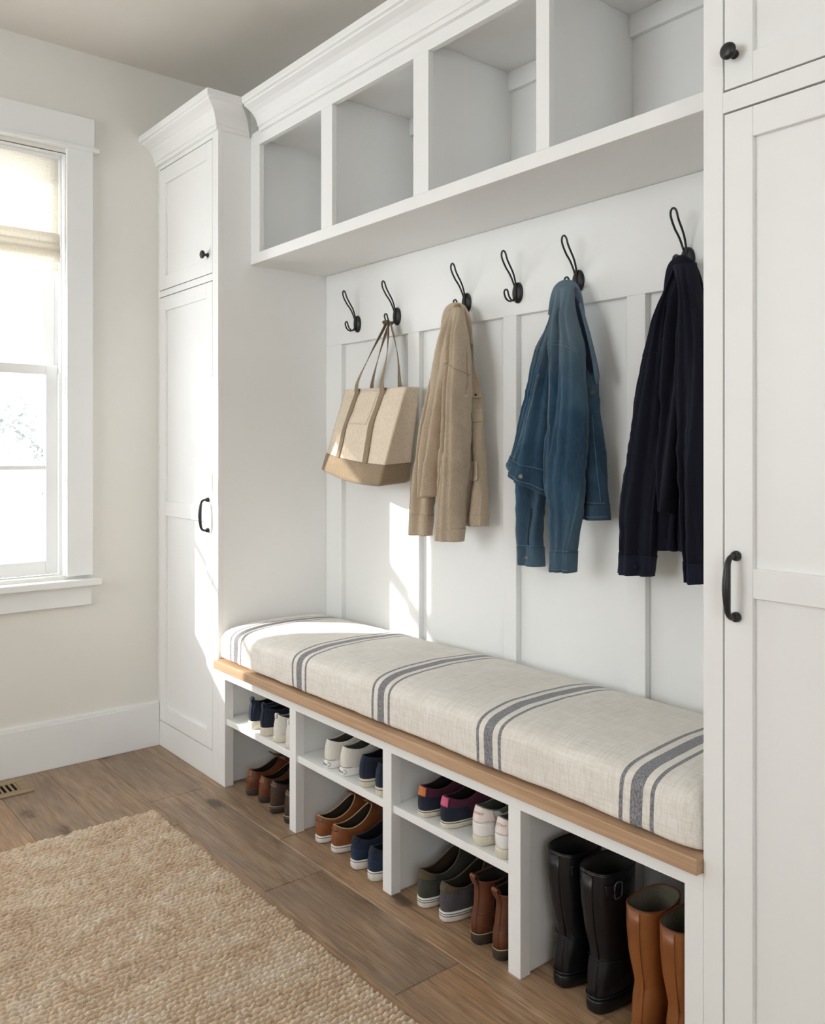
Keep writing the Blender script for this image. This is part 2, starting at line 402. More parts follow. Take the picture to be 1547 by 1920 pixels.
# ------------------------------------------------------------------ shaker doors, knobs, pulls, crown
def shaker(name, x0, x1, z0, z1, st, rails, parent, yf=Y0, stile_r=None):
    mb = MB(); g = .020; sr = stile_r or st
    mb.box(x0, x0+st, yf, yf+g, z0, z1); mb.box(x1-sr, x1, yf, yf+g, z0, z1)
    for a, b in rails: mb.box(x0+st, x1-sr, yf, yf+g, a, b)
    zz = sorted(rails)
    o = mb.build(name, WHITE, parent, bev=.0015)
    MB().box(x0+st-.004, x1-sr+.004, yf+.011, yf+.019, z0+.004, z1-.004).build('panel', WHITE, o)
    return o
def knob(x, z, parent, y=Y0):
    mb = MB(); mb.lathe([(0, .0085), (.003, .0085), (.005, .0055), (.013, .0050), (.017, .0075), (.019, .0135), (.023, .0160), (.027, .0150), (.030, .0105), (.0312, .004)], (x, y, z), (0, -1, 0), 28)
    mb.build('knob', IRON, parent, True)
def pull(x, z0, z1, parent, y=Y0, k=1.0):
    mb = MB()
    for z in (z0, z1): mb.lathe([(0, .0090*k), (.004, .0092*k), (.008, .0080*k), (.012, .0065*k)], (x, y, z), (0, -1, 0), 20)
    P = catmull([(x, y-.006, z1), (x, y-.020, z1-.001), (x, y-.030, z1-.010), (x, y-.034, z1-.03), (x, y-.036, (z0+z1)/2), (x, y-.034, z0+.03), (x, y-.030, z0+.010), (x, y-.020, z0+.001), (x, y-.006, z0)], 44)
    t = np.linspace(0, 1, 44); r = .0045+.0028*np.exp(-((t-.5)/.2)**2)
    mb.sweep(P, r*k, r*k, (0, 1, 0), 14); mb.build('pull_handle', IRON, parent, True)
PROF = [(0, 0), (.012, .002), (.014, .008), (.013, .016), (.018, .018), (.019, .024), (.022, .034), (.029, .048), (.040, .061), (.055, .071), (.068, .077), (.074, .080), (.0745, .086), (.083, .089), (.085, .094), (.085, .112), (0, .112)]
def crown(path, z, parent, close_y):
    # path: list of (x, y, miter dx, miter dy)
    R = [[(x+mx_*p, y+my*p, z+h) for p, h in PROF] for x, y, mx_, my in path]
    mb = MB(); mb.rings(R); mb.build('crown_molding', WHITE, parent)

# left tall cabinet
lc = thing('tall_cabinet', 'white tall two-door cabinet at the far end beside the window wall', 'cabinet', (-3.24, 1.74, 0), 'tall cabinets')
mb = MB(); t = .018; ZT = 2.500
xa, xb = XW+.0005, XL
mb.box(xa, xa+t, Y0+.02, YW-.0005, 0, ZT); mb.box(xb-t, xb, Y0+.02, YW-.0005, 0, ZT); mb.box(xa+t, xb-t, YW-.012, YW-.001, 0, ZT)
mb.box(xa+t, xb-t, Y0+.021, YW-.012, ZT-t, ZT); mb.box(xa+t, xb-t, Y0+.021, YW-.012, .09, .108); mb.box(xa+t, xb-t, Y0+.021, YW-.012, 1.903, 1.921)
mb.build('carcass', WHITE, lc)
mb = MB(); mb.box(xa, -3.507, Y0, Y0+.02, 0, ZT); mb.box(-3.012, xb, Y0, Y0+.02, 0, ZT)
mb.box(-3.507, -3.012, Y0, Y0+.02, 0, .106); mb.box(-3.507, -3.012, Y0, Y0+.02, 1.899, 1.925); mb.box(-3.507, -3.012, Y0, Y0+.02, 2.440, ZT)
mb.build('face_frame', WHITE, lc, bev=.001)
d = shaker('door', -3.504, -3.015, .1095, 1.8955, .056, [(.1095, .175), (.977, 1.037), (1.838, 1.8955)], lc, stile_r=.050); pull(-3.045, .945, 1.062, d)
d = shaker('door', -3.504, -3.015, 1.9285, 2.4365, .056, [(1.9285, 1.985), (2.372, 2.4365)], lc, stile_r=.050); knob(-3.050, 2.000, d)
crown([(xa, Y0, 0, -1), (xb, Y0, 1, -1), (xb, YH, 1, -1)], 2.455, lc, None)

# right tall cabinet
rc = thing('tall_cabinet', 'white tall cabinet standing nearest, at the right edge of the photo', 'cabinet', (-.63, 1.74, 0), 'tall cabinets')
xa, xb = XRC, -.330
mb = MB(); mb.box(xa, xa+t, Y0+.02, YW-.0005, 0, ZT); mb.box(xb-t, xb, Y0+.02, YW-.0005, 0, ZT); mb.box(xa+t, xb-t, YW-.012, YW-.001, 0, ZT)
mb.box(xa+t, xb-t, Y0+.021, YW-.012, ZT-t, ZT); mb.box(xa+t, xb-t, Y0+.021, YW-.012, .09, .108); mb.box(xa+t, xb-t, Y0+.021, YW-.012, 1.897, 1.915)
mb.build('carcass', WHITE, rc)
mb = MB(); mb.box(xa, -.8855, Y0, Y0+.02, 0, ZT); mb.box(-.372, xb, Y0, Y0+.02, 0, ZT)
mb.box(-.8855, -.372, Y0, Y0+.02, 0, .106); mb.box(-.8855, -.372, Y0, Y0+.02, 1.887, 1.926); mb.box(-.8855, -.372, Y0, Y0+.02, 2.440, ZT)
mb.build('face_frame', WHITE, rc, bev=.001)
d = shaker('door', -.8825, -.375, .1095, 1.8835, .057, [(.1095, .185), (.978, 1.033), (1.828, 1.8835)], rc); pull(-.857, .940, 1.054, d, k=1.08)
d = shaker('door', -.8825, -.375, 1.9295, 2.4365, .057, [(1.9295, 1.985), (2.375, 2.4365)], rc); knob(-.861, 1.990, d)
crown([(xa, YH, -1, -1), (xa, Y0, -1, -1), (xb, Y0, 1, -1), (xb, YW-.001, 1, 0)], 2.455, rc, None)

# hutch with four open cubbies
hu = thing('wall_cubby_shelf', 'white wall shelf of four open cubbies hung above the coat hooks', 'shelf', (-1.95, 1.80, 1.967))
xa, xb = XL+.0005, XRC-.0005
mb = MB(); mb.box(xa, xb, YH+.02, YW-.0005, 1.967, 2.000); mb.box(xa, xb, YH+.02, YW-.0005, 2.454, 2.472)
mb.box(xa, xa+.018, YH+.02, YW-.006, 2.0, 2.454); mb.box(xb-.018, xb, YH+.02, YW-.006, 2.0, 2.454); mb.box(xa+.018, xb-.018, YW-.006, YW-.0005, 2.0, 2.454)
mb.build('carcass', WHITE, hu)
ST = [(xa, -2.896), (-2.472, -2.405), (-1.975, -1.906), (-1.485, -1.441), (-.985, xb)]
mb = MB(); mb.box(xa, xb, YH, YH+.02, 1.967, 2.006); mb.box(xa, xb, YH, YH+.02, 2.415, 2.47)
for i in (0, 4): mb.box(ST[i][0], ST[i][1], YH, YH+.02, 2.006, 2.415)
mb.build('face_frame', WHITE, hu, bev=.001)
for i in (1, 2, 3):
    mb = MB(); mb.box(ST[i][0], ST[i][1], YH, YH+.02, 2.0062, 2.4148); c = (ST[i][0]+ST[i][1])/2; r = ST[i][1]-.018
    mb.box(r-.022, r, YH+.02, YW-.0062, 2.0002, 2.4538); mb.build('divider', WHITE, hu, bev=.001)
for a, b in ((xa+.0182, ST[1][1]-.0402), (ST[1][1]-.0178, ST[2][1]-.0402), (ST[2][1]-.0178, ST[3][1]-.0402), (ST[3][1]-.0178, xb-.0182)):
    MB().box(a, b, YW-.022, YW-.0062, 2.392, 2.4538).build('back_cleat', WHITE, hu, bev=.0015)
R = [(xa+.086, YH, 0, -1), (xb-.086, YH, 0, -1)]
crown(R, 2.455, hu, None)

# ------------------------------------------------------------------ bench
bn = thing('shoe_bench', 'white built-in bench base with three shelved shoe cubbies and a boot bay', 'bench', (-1.95, 1.73, 0))
PO = [(XL+.0005, -2.911), (-2.452, -2.413), (-1.945, -1.905), (-1.449, -1.409), (-.968, XRC-.0005)]
ZB = .4345
mb = MB(); mb.box(XL+.0005, XRC-.0005, Y0, Y0+.03, .400, ZB)
for i in (0, 4): mb.box(PO[i][0], PO[i][1], Y0, Y0+.036, 0, .400)
mb.build('face_frame', WHITE, bn, bev=.001)
mb = MB(); mb.box(XL+.001, XRC-.001, YW-.012, YW-.001, 0, ZB-.013); mb.build('back_panel', WHITE, bn)
MB().box(XL+.001, XRC-.001, Y0+.0302, YW-.0125, ZB-.0125, ZB).build('deck', WHITE, bn)
MB().box(XL+.001, XL+.020, Y0+.0362, YW-.0125, 0, ZB-.013).build('end_panel', WHITE, bn)
MB().box(XRC-.020, XRC-.001, Y0+.0362, YW-.0125, 0, ZB-.013).build('end_panel', WHITE, bn)
for i in (1, 2, 3):
    mb = MB(); mb.box(PO[i][0], PO[i][1], Y0, Y0+.034, 0, .3998); mb.box(PO[i][0]+.008, PO[i][1]-.008, Y0+.034, YW-.0125, 0, ZB-.013); mb.build('divider', WHITE, bn, bev=.001)
for a, b in ((XL+.0205, PO[1][0]+.0078), (PO[1][1]-.0078, PO[2][0]+.0078), (PO[2][1]-.0078, PO[3][0]+.0078)):
    mb = MB(); mb.box(a, b, Y0+.008, YW-.0125, .230, .252); mb.build('shelf', WHITE, bn, bev=.0015)
sl = tag(MB().box(XL+.0015, XRC-.001, 1.463, YW-.0226, .4350, .4665).build('worktop', SLABM, bev=.0025), 'oak worktop running along the bench under the striped cushion', 'worktop')

# cushion
def build_cushion():
    x0, x1, y0, y1, z0 = -2.958, -.934, 1.480, 1.9655, .4675
    nx, nr = 150, 80; R = []
    for i in range(nx):
        u = i/(nx-1); x = x0+(x1-x0)*u
        e = min(u*(x1-x0), (1-u)*(x1-x0)); k = min(1, e/.045); s = math.sqrt(max(0, 1-(1-k)**2)) ; s = .62+.38*s if k < 1 else 1
        H = .118*s+.010*math.sin(u*PI); ring = []
        hy = (y1-y0)/2; cy = (y0+y1)/2; inset = (1-s)*.05
        for j in range(nr):
            ph = 2*PI*j/nr; c, q = math.cos(ph), math.sin(ph)
            p = .30
            yy = math.copysign(abs(c)**p, c)*(hy-inset); zz = math.copysign(abs(q)**(.42 if q > 0 else .16), q)
            z = z0+H*(.45+.55*zz) if zz > 0 else z0+H*.45*(1+zz)
            if zz > 0: z += .016*(1-(yy/hy)**2)*zz
            pt = Vector((x*5, (cy+yy)*5, z*6)); w = noise.noise(pt)*.004+noise.noise(pt*3.1)*.0016
            lo = 0 if zz < -.9 else 1
            yy2 = cy+yy+(w*.9 if abs(yy) > hy*.8 else 0)
            ring.append((x, min(yy2, y1), max(z0, z+w*lo)))
        R.append(ring)
    # close the ends softly
    def shrink(r, k): 
        r = np.array(r); c = r.mean(0); q = c+(r-c)*k; q[:, 2] = np.maximum(q[:, 2], z0); return q
    R = [shrink(R[0], .6), shrink(R[0], .93)]+R+[shrink(R[-1], .93), shrink(R[-1], .6)]
    mb = MB(); mb.rings(R); o = mb.build('bench_cushion', CUSHM, None, True)
    tag(o, 'long linen bench cushion with grey grain-sack stripes on the oak bench top', 'cushion')
    # piping seam along the front lower edge
build_cushion()
# ------------------------------------------------------------------ coat hooks
def make_hook():
    h = thing('coat_hook', '', 'hook', (0, 0, 0), 'black iron coat hooks on the rail')
    mb = MB(); R = []
    for hh, k in ((0, 1.0), (.004, 1.0), (.008, .92), (.011, .72), (.0125, .4)):
        ph = np.linspace(0, 2*PI, 28, endpoint=False)
        R.append(np.stack([(.0208*k)*np.cos(ph), np.full(28, -hh), .0330*k*np.sin(ph)], 1))
    mb.rings(R); mb.box(-.0035, .0035, -.017, -.006, -.026, .030)
    mb.build('back_plate', IRON, h, True)
    def loop(ctrl, half, name):
        c = catmull(ctrl, 30); n = len(c); tt = np.linspace(0, 1, n)
        wd = half*np.minimum(1, tt/.55)**1.1+.0022; wd[-4:] *= np.array([.93, .80, .58, .25])
        A = c.copy(); A[:, 0] -= wd; B = c.copy(); B[:, 0] += wd
        mb = MB(); P = np.concatenate([A, B[::-1]]); mb.sweep(P, .0029, .0029, (0, -1, .3), 10); mb.build(name, IRON, h, True)
    loop([(0, -.012, .010), (0, -.018, .030), (0, -.030, .055), (0, -.048, .078), (0, -.062, .100), (0, -.068, .122)], .0075, 'upper_prong')
    loop([(0, -.012, -.012), (0, -.022, -.025), (0, -.036, -.028), (0, -.048, -.020), (0, -.054, -.008), (0, -.056, .004)], .006, 'lower_prong')
    return h
def copy_tree(o, parent=None):
    c = o.copy(); C.objects.link(c); c.parent = parent
    for ch in list(o.children): copy_tree(ch, c)
    return c
HX = [-2.738, -2.488, -2.112, -1.877, -1.634, -1.272]
HL = ['black double coat hook left empty, nearest the far corner', 'black coat hook that holds the cream tote bag', 'black coat hook that holds the khaki jacket',
      'black empty coat hook between the khaki and denim jackets', 'black coat hook that holds the denim jacket', 'black coat hook that holds the navy jacket']
hk = make_hook()
for i, (x, l) in enumerate(zip(HX, HL)):
    o = hk if i == 0 else copy_tree(hk); o.location = (x, YB-.0003, 1.745); o['label'] = l

# ------------------------------------------------------------------ hanging clothes
def fbm(p, s): return noise.noise(Vector(p)*s)+.5*noise.noise(Vector(p)*s*2.1+Vector((3.1, 1.7, 9.2)))
class Loft:
    """hanging cloth tube: sections (image row, left, right, depth y, half thickness, hem tilt)"""
    def __init__(s, secs, folds=3, amp=.010, seed=0, wr=.0022, ph=0.0, power=.95, ymax=1.962):
        A = []
        for q in secs:
            py, l, r, y, b = q[:5]; tilt = q[5] if len(q) > 5 else 0.0
            c = aty((l+r)/2, py, y); D = float(np.dot(c-np.array([0, 0, 0]), DV)); w = (r-l)/2/FPX*D*.94
            a = math.sqrt(max(w*w-(.774*b)**2, (.30*w)**2))/.634
            A.append([c[0], c[1], c[2], a, b, tilt])
        s.A = np.array(A); zl = np.concatenate([[0], np.cumsum(np.abs(np.diff(s.A[:, 2]))+1e-4)]); s.tk = zl/zl[-1]; s.len = zl[-1]
        s.folds, s.amp, s.seed, s.wr, s.ph, s.power, s.ymax = folds, amp, seed, wr, ph, power, ymax
    def par(s, t):
        tk = s.tk; i = int(np.clip(np.searchsorted(tk, t)-1, 0, len(tk)-2)); h = tk[i+1]-tk[i]; u = (t-tk[i])/h
        def tan(k):
            if k == 0: return (s.A[1]-s.A[0])/(tk[1]-tk[0])
            if k == len(tk)-1: return (s.A[-1]-s.A[-2])/(tk[-1]-tk[-2])
            return (s.A[k+1]-s.A[k-1])/(tk[k+1]-tk[k-1])
        m0, m1 = tan(i)*h, tan(i+1)*h; a, b = s.A[i], s.A[i+1]
        return (2*u**3-3*u*u+1)*a+(u**3-2*u*u+u)*m0+(-2*u**3+3*u*u)*b+(u**3-u*u)*m1
    def P(s, t, phi, off=0.0):
        cx, cy, cz, a, b, tilt = s.par(min(max(t, 0), 1)); a = max(a, .002); b = max(b, .002)
        c, q = math.cos(phi), math.sin(phi)
        ux = math.copysign(abs(c)**s.power, c); uy = math.copysign(abs(q)**s.power, q)
        g = 0.0
        env = min(1, t*9)*(.85+.15*t)
        dr = .35*noise.noise(Vector((t*2.2, s.seed*7.3, 1.1)))
        for k in range(1, s.folds+1):
            f = math.sin(k*2.1*(ux+dr)+s.ph+k*2.4+s.seed*1.7+1.7*t*(1 if k % 2 else -1))
            g += 1.35*(math.sqrt(f*f+.008)-.09)/k**.7 if k % 2 else .5*f/k**.9
        dy = 2.3*s.amp*env*(g-.6)*min(1, a/.03)
        x = cx+(a+off)*ux*(1+.05*env*math.sin(5*t+s.seed)); y = cy+(b+off)*uy+(-dy if q < 0 else dy*.3)
        z = cz+tilt*(a*ux)
        p = (x*1.0, y*1.0, z*.55)
        w = fbm((p[0]+s.seed*3, p[1], p[2]), 14)*s.wr*1.7+fbm((p[0]*.8+p[2]*.9, p[1]+s.seed, p[2]*1.9), 30)*s.wr*.55
        w += s.wr*2.2*max(0, math.sin(PI*min(1, max(0, (t-.25)/.7))))*(1-abs(noise.noise(Vector((x*11+s.seed*5, y*9, z*21+x*14)))*2.2))*.55
        nx, ny = c/a, q/b; nn = math.hypot(nx, ny); nx /= nn; ny /= nn
        return np.array([x+nx*w*min(1, t*5), min(y+ny*w*min(1, t*5), s.ymax), z])
    def mesh(s, name, mat, parent, n=64, m=84, t0=0.0, t1=1.0, off=0.0, hem=True, closetop=True):
        R = []; ph = np.linspace(0, 2*PI, n, endpoint=False)
        for t in np.linspace(t0, t1, m): R.append(np.array([s.P(t, f, off) for f in ph]))
        if hem:
            e = R[-1]; c = e.mean(0)
            R.append(c+(e-c)*.93+np.array([0, 0, .0005])); R.append(c+(e-c)*.80+np.array([0, 0, .035]))
        if closetop and t0 == 0:
            e = R[0]; c = e.mean(0); R.insert(0, c+(e-c)*.35+np.array([0, 0, .003]))
        mb = MB(); mb.rings(R); return mb.build(name, mat, parent, True)
    def band(s, name, mat, parent, t0, t1, off=.0018, n=64, m=8):
        ph = np.linspace(0, 2*PI, n, endpoint=False); T = np.linspace(t0, t1, m)
        R = [np.array([s.P(t0, f, off-.003) for f in ph])]+[np.array([s.P(t, f, off) for f in ph]) for t in T]
        e = R[-1]; c = e.mean(0); R.append(c+(e-c)*.93); R.append(c+(e-c)*.82+np.array([0, 0, .02]))
        mb = MB(); mb.rings(R, False, True); return mb.build(name, mat, parent, True)
    def line(s, mb, tp, r=.0008, off=.0009, n=40):           # seam along (t, phi) pairs
        q = catmull(np.array(tp), n); mb.sweep(np.array([s.P(a, b, off) for a, b in q]), r, r, (0, -1, .1), 6)
    def patch(s, name, mat, parent, t0, t1, f0, f1, off=.003, n=14, m=12, round_=True):
        G = []
        for i in range(m):
            t = t0+(t1-t0)*i/(m-1); row = []
            for j in range(n):
                u = j/(n-1); tt = t-(.010*(1-min(1, min(u, 1-u)/.16))**2 if (round_ and i == m-1) else 0)
                row.append(s.P(tt, f0+(f1-f0)*u, off))
            G.append(row)
        mb = MB(); mb.slab(np.array(G), (0, .6, 0), .0028); return mb.build(name, mat, parent, True)
def button(p, r, mat, parent, d=(.4, -.9, 0)):
    MB().lathe([(0, r), (.0012, r), (.0022, r*.8), (.0018, r*.5)], p, d, 14).build('button', mat, parent, True)
BTND = plain('dark_button', (44, 38, 36), .35, .5)
BTNM = plain('metal_button', (96, 92, 90), .35, .6)
HF = 1.5*PI                                   # the side that faces the room

# khaki jacket
kj = thing('jacket', 'khaki cotton field jacket with flap pockets, hung between the tote and denim jacket', 'jacket', (-2.10, 1.89, .95), 'jackets on the coat hooks')
back = Loft([(582, 838, 872, 1.910, .022), (620, 835, 880, 1.918, .024), (680, 832, 889, 1.924, .026), (740, 828, 903, 1.926, .026), (850, 824, 910, 1.926, .026), (930, 824, 913, 1.926, .026), (985, 826, 914, 1.926, .026, .05)], 3, .010, 1, .0025)
back.mesh('body', KHAKI, kj, 80, 84)
mid = Loft([(585, 838, 858, 1.893, .016), (640, 822, 852, 1.890, .020), (700, 812, 850, 1.886, .022), (780, 802, 838, 1.878, .026), (860, 791, 831, 1.872, .029), (932, 785, 828, 1.868, .030, .10)], 2, .010, 2, .0025)
mid.mesh('front_panel', KHAKI, kj)
ls = Loft([(590, 836, 852, 1.912, .014), (640, 822, 846, 1.918, .018), (720, 806, 836, 1.920, .022), (820, 788, 822, 1.920, .025), (920, 776, 816, 1.920, .028), (1003, 769, 811, 1.920, .028, .02)], 2, .008, 3, .0028)
ls.mesh('sleeve', KHAKI, kj); ls.band('cuff', KHAKI, kj, .90, 1.0); mb = MB(); ls.line(mb, [(.2, HF-.7), (.5, HF-.75), (.9, HF-.7)], .0009); mb.build('seam', KHAKID, kj, True)
rs = Loft([(578, 846, 870, 1.888, .018), (630, 844, 878, 1.872, .026), (690, 840, 884, 1.856, .034), (770, 836, 882, 1.846, .040), (860, 829, 878, 1.842, .041), (950, 822, 873, 1.844, .039), (1013, 823, 869, 1.846, .036, -.04)], 3, .009, 4, .003)
rs.mesh('sleeve', KHAKI, kj, 72, 90); rs.band('cuff', KHAKI, kj, .945, 1.0)
mb = MB(); rs.line(mb, [(.26, PI+.2), (.245, HF-.6), (.25, HF), (.28, HF+.9), (.30, 2*PI)], .0011); mb.build('seam', KHAKID, kj, True); mb = MB(); rs.line(mb, [(.29, HF-.5), (.6, HF-.35), (.94, HF-.3)], .0009); mb.build('seam', KHAKID, kj, True)
o = back.patch('pocket_flap', KHAKI, kj, .33, .415, HF+.40, HF+1.42, .010); button(back.P(.40, HF+1.0, .012), .004, BTND, o)
mb = MB(); back.line(mb, [(.52, HF+.3), (.525, HF+.9), (.52, HF+1.4)], .001, .003); mb.build('seam', KHAKID, kj, True)
o = back.patch('pocket_flap', KHAKI, kj, .70, .79, HF+.10, HF+1.12, .010)
back.band('hem', KHAKI, kj, .945, 1.0)
# collar over the hook: two falling edges
def collar(parent, mat, lin_mat, L, T, R_, wa, wb):
    a = [aty(*p[:2], p[2]) for p in L+[T]+R_]; P = catmull(a, 36); t = np.linspace(0, 1, 36)
    W = np.interp(t, np.linspace(0, 1, len(wa)), wa); mb = MB()
    mb.sweep(P, W, wb, (.25, -1, .2), 16, power=.8); return mb.build('collar', mat, parent, True)
collar(kj, KHAKI, None, [(828, 640, 1.905), (832, 605, 1.900), (838, 582, 1.896)], (852, 573, 1.896), [(868, 580, 1.903), (878, 606, 1.912), (884, 645, 1.920)], [.004, .010, .011, .011, .013, .013, .004], .005)
mb = MB(); mb.sweep(catmull([aty(848, 596, 1.872), aty(853, 580, 1.878), aty(858, 572, 1.890)], 12), .010, .006, (.3, -1, .2), 12); mb.build('hanging_loop', KHAKID, kj, True)

# denim jacket
dj = thing('jacket', 'faded blue denim jacket hung between the khaki and navy jackets', 'jacket', (-1.63, 1.89, .90), 'jackets on the coat hooks')
rb = Loft([(545, 1050, 1080, 1.910, .020), (590, 1048, 1092, 1.918, .024), (640, 1050, 1104, 1.924, .026), (700, 1058, 1116, 1.928, .027), (780, 1068, 1122, 1.930, .027), (860, 1074, 1131, 1.930, .027), (930, 1078, 1138, 1.930, .027), (974, 1078, 1141, 1.930, .027, .03)], 2, .008, 5, .002)
rb.mesh('body', DENIM, dj, 80, 84); rb.band('waistband', DENIM, dj, .93, 1.0, .002)
mb = MB(); rb.line(mb, [(.55, HF+1.05), (.75, HF+1.0), (.92, HF+1.0)]); rb.line(mb, [(.925, HF-.4), (.925, HF+.5), (.925, HF+1.3)]); rb.line(mb, [(.985, HF-.4), (.985, HF+.5), (.985, HF+1.3)], .0009, .003); mb.build('topstitching', STITCH, dj, True)
lb = Loft([(540, 1040, 1064, 1.892, .016), (600, 1030, 1056, 1.878, .022), (650, 1012, 1050, 1.872, .027), (720, 996, 1044, 1.866, .031), (800, 976, 1036, 1.862, .034), (860, 960, 1030, 1.860, .036, -.30), (900, 948, 1028, 1.860, .036, -.55)], 3, .009, 6, .002)
lb.mesh('front_panel', DENIM, dj, 80, 84); lb.band('waistband', DENIM, dj, .915, 1.0, .002)
mb = MB(); lb.line(mb, [(.905, PI+.3), (.905, HF-.4), (.905, HF+.5), (.905, 2*PI-.2)]); lb.line(mb, [(.98, PI+.3), (.98, HF-.4), (.98, HF+.5), (.98, 2*PI-.2)], .0009, .003)
lb.line(mb, [(.45, HF+.45), (.65, HF+.25), (.78, HF+.0), (.90, HF-.2)]); lb.line(mb, [(.45, HF+.52), (.65, HF+.32), (.78, HF+.07), (.90, HF-.13)]); lb.line(mb, [(.30, PI+.2), (.31, HF-.3), (.33, HF+.5)]); mb.build('topstitching', STITCH, dj, True)
button(lb.P(.955, HF+.35, .006), .007, BTNM, dj)
ls = Loft([(700, 1005, 1040, 1.925, .016), (800, 985, 1034, 1.926, .022), (900, 970, 1024, 1.926, .026), (980, 971, 1018, 1.928, .025), (1060, 975, 1019, 1.928, .024, .02)], 2, .009, 7, .0026)
ls.mesh('sleeve', DENIM, dj); c = ls.band('cuff', DENIM, dj, .90, 1.0, .002); button(ls.P(.955, HF+.20, .005), .0065, BTNM, dj)
mb = MB(); ls.line(mb, [(.895, PI), (.895, HF-.4), (.895, HF+.6), (.895, 2*PI-.1)]); ls.line(mb, [(.64, HF-.8), (.80, HF-.85), (.89, HF-.85)]); mb.build('topstitching', STITCH, dj, True)
MB().sweep(np.array([ls.P(t, HF+.45-.2*t, .0008) for t in np.linspace(.70, .89, 12)]), .0055, .0015, (0, -1, .1), 8).build('cuff_slit', DENIMD, dj, True)
rs = Loft([(538, 1044, 1076, 1.890, .018), (590, 1042, 1080, 1.872, .026), (650, 1038, 1092, 1.862, .033), (720, 1038, 1098, 1.856, .037), (800, 1033, 1101, 1.854, .038), (880, 1024, 1097, 1.854, .038), (960, 1030, 1091, 1.855, .035), (1030, 1039, 1082, 1.858, .031), (1071, 1040, 1081, 1.860, .030, -.03)], 3, .009, 8, .0026)
rs.mesh('sleeve', DENIM, dj, 80, 96); rs.band('cuff', DENIM, dj, .93, 1.0, .002)
mb = MB()
for k in (0, .012): rs.line(mb, [(.215+k, PI+.1), (.205+k, HF-.8), (.20+k, HF), (.215+k, HF+.8), (.235+k, 2*PI-.1)])
for k in (0, .06): rs.line(mb, [(.26, HF-.75+k), (.5, HF-.72+k), (.75, HF-.6+k), (.92, HF-.5+k)])
for k in (.925, .99): rs.line(mb, [(k, PI), (k, HF-.4), (k, HF+.6), (k, 2*PI-.1)], .0010, .003)
mb.build('topstitching', STITCH, dj, True)
collar(dj, DENIM, None, [(1030, 590, 1.900), (1036, 560, 1.893), (1044, 540, 1.888)], (1058, 531, 1.892), [(1076, 536, 1.905), (1086, 560, 1.916), (1096, 600, 1.926)], [.003, .008, .010, .010, .011, .011, .003], .0045)
MB().sweep(catmull([aty(1074, 556, 1.893), aty(1086, 590, 1.898), aty(1096, 630, 1.902), aty(1106, 672, 1.905), aty(1114, 700, 1.905)], 24), np.interp(np.linspace(0, 1, 24), [0, .3, .8, 1], [.006, .016, .018, .006]), .006, (.5, -1, 0), 14).build('lining', DENIMD, dj, True)
MB().sweep(catmull([aty(1088, 570, 1.900), aty(1104, 630, 1.902), aty(1117, 690, 1.902), aty(1120, 720, 1.904)], 20), np.interp(np.linspace(0, 1, 20), [0, .3, .8, 1], [.004, .006, .008, .003]), .008, (.5, -1, 0), 12).build('collar_edge', DENIM, dj, True)
mb = MB(); o = rb.patch('chest_pocket_flap', DENIM, dj, .40, .47, HF+.5, HF+1.4, .004); button(rb.P(.455, HF+1.0, .010), .006, BTNM, o)

# navy jacket
nj = thing('jacket', 'dark navy overshirt hung nearest, partly hidden by the right cabinet', 'jacket', (-1.27, 1.89, .92), 'jackets on the coat hooks')
bk = Loft([(508, 1262, 1300, 1.905, .022), (560, 1248, 1316, 1.915, .026), (640, 1240, 1330, 1.924, .028), (760, 1236, 1350, 1.928, .028), (900, 1236, 1365, 1.928, .028), (1034, 1240, 1372, 1.928, .028, .05)], 3, .010, 9, .0022)
bk.mesh('body', NAVY, nj, 80, 84)
ls = Loft([(508, 1258, 1278, 1.892, .018), (550, 1240, 1270, 1.890, .024), (600, 1222, 1264, 1.888, .029), (680, 1203, 1258, 1.886, .033), (780, 1189, 1250, 1.886, .035), (880, 1176, 1242, 1.888, .035), (980, 1167, 1232, 1.890, .034), (1076, 1163, 1222, 1.892, .031, -.02)], 3, .009, 10, .0024)
ls.mesh('sleeve', NAVY, nj, 80, 96); ls.band('cuff', NAVYL, nj, .93, 1.0, .002); button(ls.P(.968, HF+.35, .005), .006, NAVYL, nj)
mb = MB(); ls.line(mb, [(.50, HF+.1), (.70, HF-.05), (.92, HF-.25)], .0012); mb.build('seam', NAVYL, nj, True); mb = MB(); ls.line(mb, [(.27, PI+.2), (.26, HF), (.27, HF+1)], .0010); mb.build('seam', NAVYL, nj, True)
mf = Loft([(510, 1268, 1290, 1.884, .018), (570, 1256, 1294, 1.872, .024), (660, 1246, 1292, 1.866, .028), (780, 1240, 1284, 1.862, .030), (900, 1232, 1276, 1.862, .030), (960, 1228, 1270, 1.862, .030, -.18)], 2, .010, 11, .0024)
mf.mesh('front_panel', NAVY, nj, 72, 84)
lt = Loft([(800, 1240, 1280, 1.915, .016), (900, 1232, 1275, 1.915, .018), (970, 1228, 1268, 1.915, .018), (1026, 1228, 1268, 1.915, .016, -.22)], 2, .006, 12, .002); lt.mesh('shirt_tail', NAVY, nj, 56, 40)
rs = Loft([(496, 1264, 1304, 1.892, .020), (560, 1276, 1318, 1.874, .028), (640, 1276, 1334, 1.866, .034), (760, 1276, 1342, 1.862, .037), (880, 1276, 1342, 1.862, .037), (1000, 1282, 1340, 1.864, .034), (1092, 1287, 1336, 1.866, .031, .02)], 3, .009, 13, .0024)
rs.mesh('sleeve', NAVY, nj, 80, 90); rs.band('cuff', NAVYL, nj, .935, 1.0, .002)
